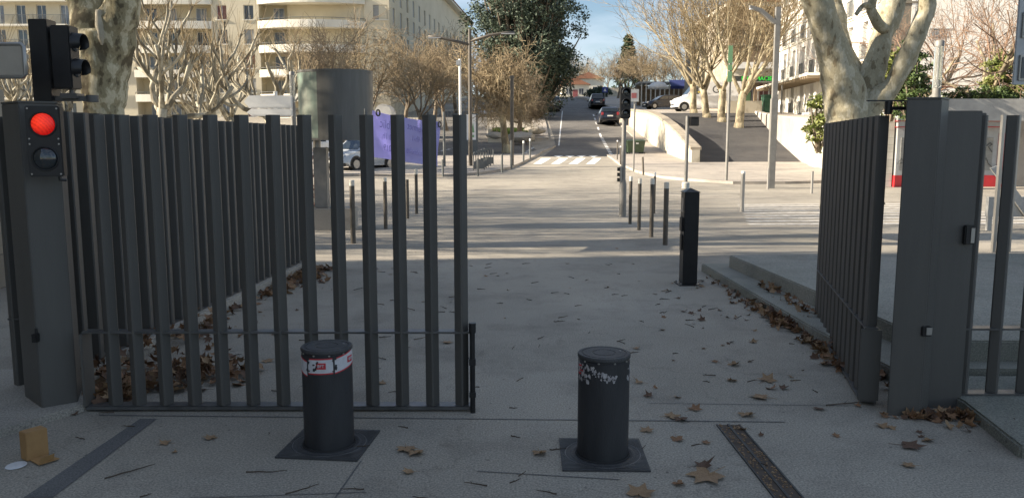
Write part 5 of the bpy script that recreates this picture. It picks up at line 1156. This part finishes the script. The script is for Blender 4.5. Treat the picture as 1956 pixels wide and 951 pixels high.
# tangled tree in the middle and the trunk behind it
x, y = G(968, 292); t = tree('tangled_tree', 'broad bare tree with a forked trunk and tangled drooping straw-coloured twigs left of the street', (x, y, hz(y)), TAN, 17, M['barkfar'], M['twigpale']); t.scale = (1.15, 1.15, 1.5)
x, y = X(992, 61, 220), 61; t = tree('tangled_tree', 'darker bare tree with a leaning trunk right behind the tangled one', (x, y, hz(y)), TAN, 29, M['barkbrown'], M['twig'], lean=(.12, 0))
# row of planes on the ramp's edge
gE = 'vase-shaped plane trees in a row above the ramp'
for i, (u, d, sc, ln, sd, lab) in enumerate(((1325, 63, .95, (-.06, 0), 3, 'leftmost plane tree of the row above the ramp, leaning left'), (1350, 60, .95, (-.05, 0), 12, 'second plane tree from the left above the ramp, in front of the van'),
        (1379, 58, 1.0, (-.03, 0), 41, 'third plane tree from the left above the ramp, behind it the van'), (1412, 55.5, 1.05, (.08, 0), 7, 'rightmost and thickest plane tree of the row above the ramp'))):
    t = tree('plane_tree', lab, (X(u, d, 215), d, (rz_(d) if d < 62 else tz(d)) - .05), PLN, sd, M['barkfar'], M['twigpale'], lean=ln, group=gE); t.scale = (sc, sc, sc * .95)
place(t, X(1450, 90), 92, tz(92), 2.2, 1.0, 'plane tree rising behind the roof of the pharmacy building', gE)
# reddish bare tree on the right
t = tree('bare_shrub_tree', 'wide bare tree with many reddish twigs right of the glass-topped column light', (X(1880, 30, 180), 30, 2.3), RED, 6, M['barkfar'], M['twigred'], lean=(-.1, 0)); t.scale = (1.25, 1.25, 1.2)
t = dup(t); t.location = (X(1745, 36, 180), 36, 2.4); t.rotation_euler = (0, 0, 2); tag(t, 'smaller reddish bare tree in front of the shade-painted facade, left of the column light', 'tree')
# two big plane trunks
def limb(B, pts, d, fl=1.0, n=16, sub=5, seed=0):
    """pts: (u, v, width px, depth offset)"""
    rnd = random.Random(seed); P3 = []; Rr = []
    for u, v, wp, dz in pts:
        dd = d + dz; P3.append(Vector((X(u, dd, v), dd, Z(v, dd)))); Rr.append(wp / 2 * dd / F)
    out, rad = [], []
    for i in range(len(P3) - 1):
        a, b_, c, e = P3[max(i - 1, 0)], P3[i], P3[i + 1], P3[min(i + 2, len(P3) - 1)]
        for k in range(sub):
            s = k / sub; s2, s3 = s * s, s * s * s
            out.append(.5 * ((2 * b_) + (c - a) * s + (2 * a - 5 * b_ + 4 * c - e) * s2 + (3 * b_ - a - 3 * c + e) * s3)); rad.append((Rr[i] * (1 - s) + Rr[i + 1] * s) * (1 + rnd.uniform(-.05, .06)))
    out.append(P3[-1]); rad.append(Rr[-1]); B.tube(out, rad, n); return out, rad
def lumpy(o, amp, sc, seed=0):
    from mathutils import noise
    for v in o.data.vertices: q = v.co * sc + Vector((seed, 0, 0)); v.co += Vector(noise.noise_vector(q)) * amp
    o.data.update()
DR = 13.6; xb, yb = X(1624, DR, 330), DR
t = empty('plane_tree', (0, 0, 0), 0, 'huge mottled plane tree with three thick limbs behind the open gate leaf', 'tree'); B = MB()
limb(B, [(1628, 395, 112, 0), (1624, 330, 92, 0), (1620, 250, 84, 0), (1616, 190, 78, 0), (1600, 130, 60, -.1), (1583, 70, 52, -.2), (1560, 0, 50, -.3), (1535, -70, 46, -.4), (1500, -170, 40, -.6), (1450, -300, 30, -1)], DR, n=20)
limb(B, [(1640, 215, 60, .1), (1634, 165, 44, .2), (1618, 110, 34, .35), (1602, 50, 28, .6), (1592, -10, 26, .9), (1590, -120, 22, 1.4), (1600, -300, 16, 2)], DR, seed=2)
limb(B, [(1636, 235, 66, 0), (1652, 180, 56, .1), (1668, 130, 44, .1), (1686, 70, 40, .2), (1706, 10, 40, .3), (1728, -50, 36, .4), (1770, -200, 28, .5)], DR, seed=3)
limb(B, [(1640, 235, 60, -.05), (1672, 196, 44, -.1), (1702, 166, 38, -.2), (1728, 120, 36, -.3), (1750, 70, 33, -.35), (1766, 20, 32, -.4), (1772, -30, 30, -.5), (1800, -180, 22, -.7)], DR, seed=4)
limb(B, [(1690, 60, 20, .1), (1672, 40, 18, -.1), (1664, 15, 17, -.2), (1672, -20, 15, -.3)], DR, seed=6); limb(B, [(1668, 14, 15, -.2), (1652, 8, 11, -.3), (1641, 24, 8, -.4), (1636, 30, 6, -.4)], DR, seed=7, n=10)
o = B.build('trunk', M['barksoft'], t, smooth=True); lumpy(o, .045, 3.2)
B = MB(); rnd = random.Random(2); 
for px, pz, py, q in ((5.0, 7.5, 12.6, 3), (5.9, 8, 15.4, 3), (7.4, 7, 14, 3), (7.6, 6.8, 13, 3)): 
    for k in range(q + 2): grow((B, B), rnd, Vector((px, py, pz)), Vector((rnd.gauss(0, .5), rnd.gauss(0, .5), 1)).normalized(), 2.6, .07, 2, PLN)
B.build('crown', M['twigpale'], t)
t = empty('plane_tree', (0, 0, 0), 0, 'thick mottled plane trunk with a pale scar rising behind the traffic light at the left', 'tree'); B = MB(); DL = 12.2
limb(B, [(203, 420, 104, 0), (202, 330, 84, 0), (200, 240, 68, 0), (199, 205, 70, 0), (200, 150, 82, 0), (203, 100, 92, 0), (202, 60, 98, 0)], DL, n=20)
limb(B, [(200, 120, 84, 0), (180, 60, 76, .0), (165, 0, 66, .1), (140, -90, 56, .2), (90, -260, 40, .6)], DL, seed=2, n=18)
limb(B, [(206, 120, 82, 0), (222, 60, 74, -.1), (236, 0, 60, -.2), (262, -90, 50, -.3), (330, -260, 36, -.6)], DL, seed=3, n=18)
limb(B, [(202, 110, 60, .1), (205, 20, 60, .2), (200, -90, 50, .4), (210, -300, 34, .6)], DL, seed=5)
o = B.build('trunk', M['bark'], t, smooth=True); lumpy(o, .05, 3.0, 5)
B = MB(); limb(B, [(189, 20, 12, -.33), (191, 45, 17, -.345), (194, 72, 14, -.345), (198, 92, 5, -.30)], DL, n=12); o = B.build('bark_scar', M['twigpale'] if False else M['scar'], t, smooth=True)
B = MB(); rnd = random.Random(5)
for px, pz, py in ((-7.2, 6.5, 12.6), (-5.0, 6.5, 11.7), (-6.2, 6.8, 12.6)):
    for k in range(5): grow((B, B), rnd, Vector((px, py, pz)), Vector((rnd.gauss(0, .5), rnd.gauss(0, .5), 1)).normalized(), 2.6, .07, 2, PLN)
B.build('crown', M['twigpale'], t)
# out-of-view bare trees at the left whose shade streaks the square
for i, (x, y, lab) in enumerate(((-17, 13.4, 'bare plane tree out of view at the left, nearer one'), (-20, 17.5, 'bare plane tree out of view at the left, farther one'), (-16, 15.2, 'bare plane tree out of view at the left, between two others'), (-19, 21.5, 'bare plane tree out of view at the left, farthest from the gate'))):
    t = tree('plane_tree', lab, (x, y, 0), PLN, 50 + i, M['barkfar'], M['twigpale'])
# leafy growth
def leaves(B, rnd, c, rad, n, s, flat=1.0):
    for i in range(n):
        v = Vector((rnd.gauss(0, 1), rnd.gauss(0, 1), rnd.gauss(0, 1))); v.normalize(); v *= rnd.random() ** .4
        p = Vector((c[0] + v.x * rad[0], c[1] + v.y * rad[1], c[2] + v.z * rad[2]))
        a = Vector((rnd.gauss(0, 1), rnd.gauss(0, 1), rnd.gauss(0, .7))).normalized(); b_ = a.orthogonal().normalized(); b_ = Matrix.Rotation(rnd.random() * 6.28, 3, a) @ b_
        L_ = s * rnd.uniform(.6, 1.3); B.add([p, p + a * L_ * .5 + b_ * L_ * .22, p + a * L_, p + a * L_ * .5 - b_ * L_ * .22], [(0, 1, 2, 3)])
def bush(name, label, c, rad, mt, n=90, per=45, s=.12, seed=1, cat='shrub', cl=.22, trunk=.05, group=None):
    rnd = random.Random(seed); t = empty(name, (c[0], c[1], c[2] - rad[2]), 0, label, cat, group); B = MB(); S = MB()
    for i in range(n):
        v = Vector((rnd.gauss(0, 1), rnd.gauss(0, 1), rnd.gauss(0, 1))).normalized() * (rnd.random() ** .33) * rnd.uniform(.75, 1.1)
        q = (v.x * rad[0], v.y * rad[1], v.z * rad[2] + rad[2]); rr = cl * min(rad) * rnd.uniform(.7, 1.5)
        leaves(B, rnd, q, (rr * 1.2, rr * 1.2, rr * .8), per, s)
        if i % 3 == 0: S.tube([(v.x * .1 * rad[0], v.y * .1 * rad[1], 0), (q[0] * .6, q[1] * .6, q[2] * .55), q], [trunk, trunk * .6, trunk * .25], 5)
    S.build('trunk', M['barkbrown'], t); B.build('crown', M[mt], t); return t
bush('evergreen_tree', 'tall dark evergreen tree rising above the tangled bare tree', (X(1003, 86), 86, 13.0), (5.9, 5.2, 9.8), 'leafdark', 700, 85, .34, 4, 'tree', .15, .22)
t = bush('conifer', 'far pointed dark conifer above the brown bushes, right of the street', (X(1199, 150, 130), 150, 14.2), (1.9, 1.9, 5.0), 'conifer', 20, 10, .4, 2, 'tree', .2, .2)
cr = [c for c in t.children if c.name.startswith('crown')][0]; rnd = random.Random(3); B = MB()
for i in range(240):
    s = rnd.random() ** .8; r = 3.2 * (1 - s) + .12; a = rnd.random() * 6.28; q = rnd.uniform(.5, 1) * r; leaves(B, rnd, (q * math.cos(a), q * math.sin(a), .8 + s * 10.3), (.5, .5, .3), 40, .45)
me = B.mesh('crown', M['conifer']); cr.data = me
bush('laurel_bush', 'dark glossy bush filling the gap between the limbs of the huge plane tree', (X(1742, 27, 140), 27, 3.6), (.62, .6, 1.3), 'leafgreen', 90, 60, .13, 5)
bush('yellow_shrub', 'yellow-green shrub left of the dark bush, between the limbs of the huge plane tree', (X(1705, 28, 140), 28, 3.7), (.6, .6, 1.4), 'leafolive', 70, 50, .13, 6)
bush('yellow_shrub', 'yellow-green shrub hanging over the white wall beside the huge trunk', (X(1566, 31.5, 230), 31.5, 2.35), (.55, .5, 1.15), 'leafolive', 60, 45, .15, 7)
bush('yellow_shrub', 'pale olive shrub at the upper right, under the reddish bare twigs', (X(1922, 29, 150), 29, 3.9), (.9, .7, 1.0), 'leafolive', 80, 50, .13, 8)
bush('low_hedge', 'low green hedge along the top of the grey beam at the right', (X(1878, 28.6, 185), 28.6, 3.15), (1.6, .5, .35), 'leafgreen', 110, 45, .11, 9)
bush('yellow_shrub', 'leafy shrub seen between the bars of the fixed fence on the right', (X(1930, 31, 255), 31, 1.9), (.7, .6, .7), 'leafgreen', 60, 50, .13, 10)
bush('clipped_hedge', 'dark clipped hedge at the far end of the right pavement', (X(1143, 140), 140, 9.6), (2.4, 1.5, 1.1), 'leafdark', 90, 40, .35, 12, 'hedge')
bush('young_shrub', 'small reddish-leaved shrub beside the drum pedestal', (X(596, 16.5, 260), 16.5, .85), (.14, .14, .85), 'twigredleaf', 26, 14, .05, 13, 'shrub', .5, .012)

# ================================================================ DRY LEAVES AND STICKS
LS = [(0, 1.0), (18, .66), (32, .60), (52, .95), (70, .60), (88, .52), (112, .78), (140, .50), (165, .30), (180, .12), (195, .30), (220, .50), (248, .78), (272, .52), (290, .60), (308, .95), (328, .60), (342, .66)]
def leafmesh(seed, curl):
    rnd = random.Random(seed); B = MB(); pts = []; mid = []
    for a, r in LS:
        rr = r * rnd.uniform(.85, 1.15); x, y = rr * math.cos(R(a)), rr * math.sin(R(a)); z = curl * (r * r) * (.35 + .5 * math.sin(R(a) * 2 + seed)) + rnd.uniform(0, .06); pts.append((x, y, abs(z) + .02)); mid.append((x * .5, y * .5, abs(z) * .25 + .01))
    n = len(pts); B.add([(0, 0, .0)] + mid + pts, [(0, 1 + i, 1 + (i + 1) % n) for i in range(n)] + [(1 + i, 1 + n + i, 1 + n + (i + 1) % n, 1 + (i + 1) % n) for i in range(n)])
    B.tube([(-.1, 0, .01), (-.6, .06, .03), (-1.15, .16, .02)], [.022, .018, .015], 4)
    return B
LM = [leafmesh(i, c) for i, c in enumerate((.15, .5, .9, .35, .7))]; LMesh = [B.mesh('fallen_leaf', M[m_]) for B in LM for m_ in ('dry1', 'dry2', 'dry3')]
def leaf(x, y, z, s, k, rot, tilt=(0, 0), label=None, group='dry leaves scattered on the concrete'):
    o = bpy.data.objects.new('fallen_leaf', LMesh[k % len(LMesh)]); COL.objects.link(o); o.location = (x, y, z); o.scale = (s, s, s); o.rotation_euler = (tilt[0], tilt[1], rot)
    tag(o, label or 'small dry brown leaf scattered on the grey concrete of the gateway', 'leaf', group); return o
rnd = random.Random(77)
big = [(776, 858, .075, 'curled tan plane leaf right of the left raised bollard, nearer to the gate'), (793, 866, .07, 'curled tan plane leaf right of the left raised bollard, overlapping its neighbour'), (783, 902, .045, 'small folded leaf in front of the leaf pair right of the left bollard'),
       (1352, 910, .12, 'largest tan plane leaf, at the front between the right bollard and the drain channel'), (1340, 892, .065, 'dark curled leaf touching the top of the largest tan leaf'), (1295, 925, .045, 'small curled leaf left of the largest tan leaf'), (1222, 945, .09, 'tan leaf cut by the lower edge of the photo, below the right bollard'),
       (1030, 866, .06, 'tan leaf with a stalk, left of the right bollard plate'), (1235, 824, .055, 'tan leaf at the upper right corner of the right bollard plate'), (1350, 846, .035, 'small reddish leaf between the right bollard and the drain channel'), (1282, 797, .07, 'tan leaf on the joint beyond the right bollard'), (1300, 802, .06, 'dark leaf beside the tan one on the joint beyond the right bollard'),
       (1326, 783, .06, 'leaf on the joint just left of the far end of the drain channel'), (1425, 793, .075, 'wide pale leaf just beyond the far end of the drain channel'), (1455, 760, .085, 'large tan leaf in front of the open gate leaf, nearer of three'), (1465, 728, .085, 'large tan leaf in front of the open gate leaf, middle of three'), (1400, 697, .065, 'pale leaf with a twig, farthest of three in front of the open gate leaf'),
       (1735, 853, .085, 'dark reddish leaf lying alone in front of the right pillar'), (1738, 890, .05, 'small tan leaf in front of the dark reddish one at the lower right'), (403, 838, .05, 'tan leaf in front of the gate between its middle bars'), (318, 847, .045, 'small tan leaf right of the dark asphalt strip'), (7, 785, .04, 'small red leaf on the pale slab at the left edge'),
       (1215, 666, .045, 'pale leaf directly right of the top of the right bollard'), (1222, 731, .05, 'pale thin leaf right of the right bollard, beyond the joint'), (1240, 758, .045, 'curled dark leaf right of the right bollard, nearer the joint'), (510, 690, .06, 'tan leaf seen between the bars left of the left bollard'), (730, 732, .05, 'pale leaf behind the gate right of the left bollard'), (160, 770, .05, 'brown leaf standing against the left pillar foot'),
       (852, 655, .06, 'tan leaf behind the last bars of the closed gate leaf'), (140, 792, .04, 'crumpled leaf at the foot of the left pillar')]
for i, (u, v, s, lab) in enumerate(big):
    x, y = Gz(u, v); leaf(x, y, .006, s, [1, 4, 10, 1, 8, 6, 1, 4, 1, 0, 1, 5, 3, 4, 1, 4, 7, 2, 1, 1, 4, 0, 4, 7, 8, 1, 4, 3, 1, 5][i], rnd.random() * 6.28, (rnd.uniform(-.1, .1), rnd.uniform(-.1, .1)), lab)
n = 0
while n < 105:
    q = rnd.random()
    if q < .62: x, y = rnd.gauss(2.0, .45), rnd.uniform(4.2, 9.5)
    elif q < .85: x, y = rnd.gauss(-2.3, .4), rnd.uniform(5.2, 10)
    else: x, y = rnd.uniform(-2.2, 2.2), rnd.uniform(3.6, 13)
    if x > 2.35 or x < -2.72: continue
    leaf(x, y, .005, rnd.uniform(.014, .05) * (1.1 if q < .45 else .8), rnd.randrange(15), rnd.random() * 6.28, (rnd.uniform(-.35, .35), rnd.uniform(-.35, .35))); n += 1
def litter(label, spots, n, s0, s1, seed):
    rnd = random.Random(seed); B = MB()
    for i in range(n):
        (xa, ya, xb_, yb_, w_, h) = spots[rnd.randrange(len(spots))]; s = rnd.random(); o = rnd.gauss(0, w_)
        x, y = xa + (xb_ - xa) * s + o, ya + (yb_ - ya) * s + rnd.gauss(0, .04); z = .008 + max(0, h * (1 - abs(o) / (2 * w_))) * rnd.random()
        src = LM[rnd.randrange(5)]; k = rnd.uniform(s0, s1); mtx = Matrix.Translation((x, y, z)) @ Euler((rnd.gauss(0, .6), rnd.gauss(0, .6), rnd.random() * 6.28)).to_matrix().to_4x4() @ Matrix.Scale(k, 4)
        B.k = rnd.choice((0, 0, 1, 2)); B.add([(lambda c: (c.x, c.y, max(c.z, .004)))(mtx @ Vector(v)) for v in src.v], src.f)
    o = B.build('leaf_litter', [M['dry1'], M['dry2'], M['dry3']]); o['kind'] = 'stuff'; tag(o, label, 'dry leaves')
litter('deep heap of dry brown leaves behind the hinged end of the closed gate leaf', [(-2.78, 5.15, -2.72, 7.0, .16, .22), (-2.5, 5.2, -2.0, 5.7, .18, .16), (-2.6, 4.95, -2.5, 5.2, .06, .1)], 520, .035, .07, 1)
litter('thin drift of dry leaves along the kerb of the receding fence', [(-2.72, 7.0, -2.62, 10.4, .09, .05), (-2.6, 8.6, -2.5, 10.4, .14, .04)], 260, .04, .075, 2)
litter('heap of dry leaves against the lower step by the bolt of the open gate leaf', [(2.45, 6.9, 2.48, 8.2, .07, .07), (2.66, 7.0, 2.72, 8.7, .09, .18)], 300, .032, .065, 3)
litter('dry leaves caught between the open gate leaf and the tall pillar', [(2.42, 5.2, 2.58, 6.4, .06, .12), (2.35, 5.6, 2.5, 7.0, .04, .05)], 150, .035, .065, 4)
litter('dry leaves drifted along the kerb stone at the lower right corner', [(2.66, 4.72, 3.0, 4.15, .09, .05), (2.45, 4.7, 2.8, 4.7, .10, .03)], 120, .03, .06, 5)
litter('thin line of leaf scraps along the foot of the lower step', [(2.42, 9.9, 2.45, 7.6, .06, .015)], 80, .02, .045, 6)
rnd = random.Random(31); sm = []
for i in range(7):
    B = MB(); p = Vector((0, 0, .01)); pts = [p]
    for k in range(6): p = p + Vector((.17, rnd.gauss(0, .035), rnd.uniform(-.004, .01))); p.z = max(.006, p.z); pts.append(p)
    B.tube(pts, [.012, .012, .011, .010, .009, .007, .005], 5)
    for k in (2, 4):
        if rnd.random() < .6: B.tube([pts[k], pts[k] + Vector((.12, rnd.choice((-1, 1)) * .10, .02))], [.008, .004], 4)
    sm.append(B.mesh('twig', M['stick']))
def twig(x, y, L_, rot, label=None):
    o = bpy.data.objects.new('twig', sm[rnd.randrange(7)]); COL.objects.link(o); o.location = (x, y, .003); o.rotation_euler = (0, 0, rot); o.scale = (L_, L_ * .9, max(.35, L_ * .6)); tag(o, label or 'short dry twig lying on the grey concrete of the gateway', 'twig', 'short twigs scattered on the concrete'); return o
for i in range(120):
    y = 3.4 + 7.5 * rnd.random() ** 1.1; x = rnd.uniform(-.55, .36) * y if y < 5 else rnd.uniform(-2.4, 2.3); twig(x, y, rnd.uniform(.04, .12), rnd.gauss(0, .7) + (math.pi if rnd.random() < .5 else 0))
x, y = Gz(200, 915); twig(x, y, .24, .75, 'long bare twig lying right of the dark asphalt strip at the lower left')
x, y = Gz(1578, 775); twig(x, y, .36, .15, 'long curved twig at the foot of the open gate leaf')
x, y = Gz(470, 903); twig(x, y, .2, -.05, 'long thin twig in front of the left raised bollard')
x, y = Gz(545, 945); twig(x, y, .16, .6, 'short thick twig at the lower edge below the left raised bollard')
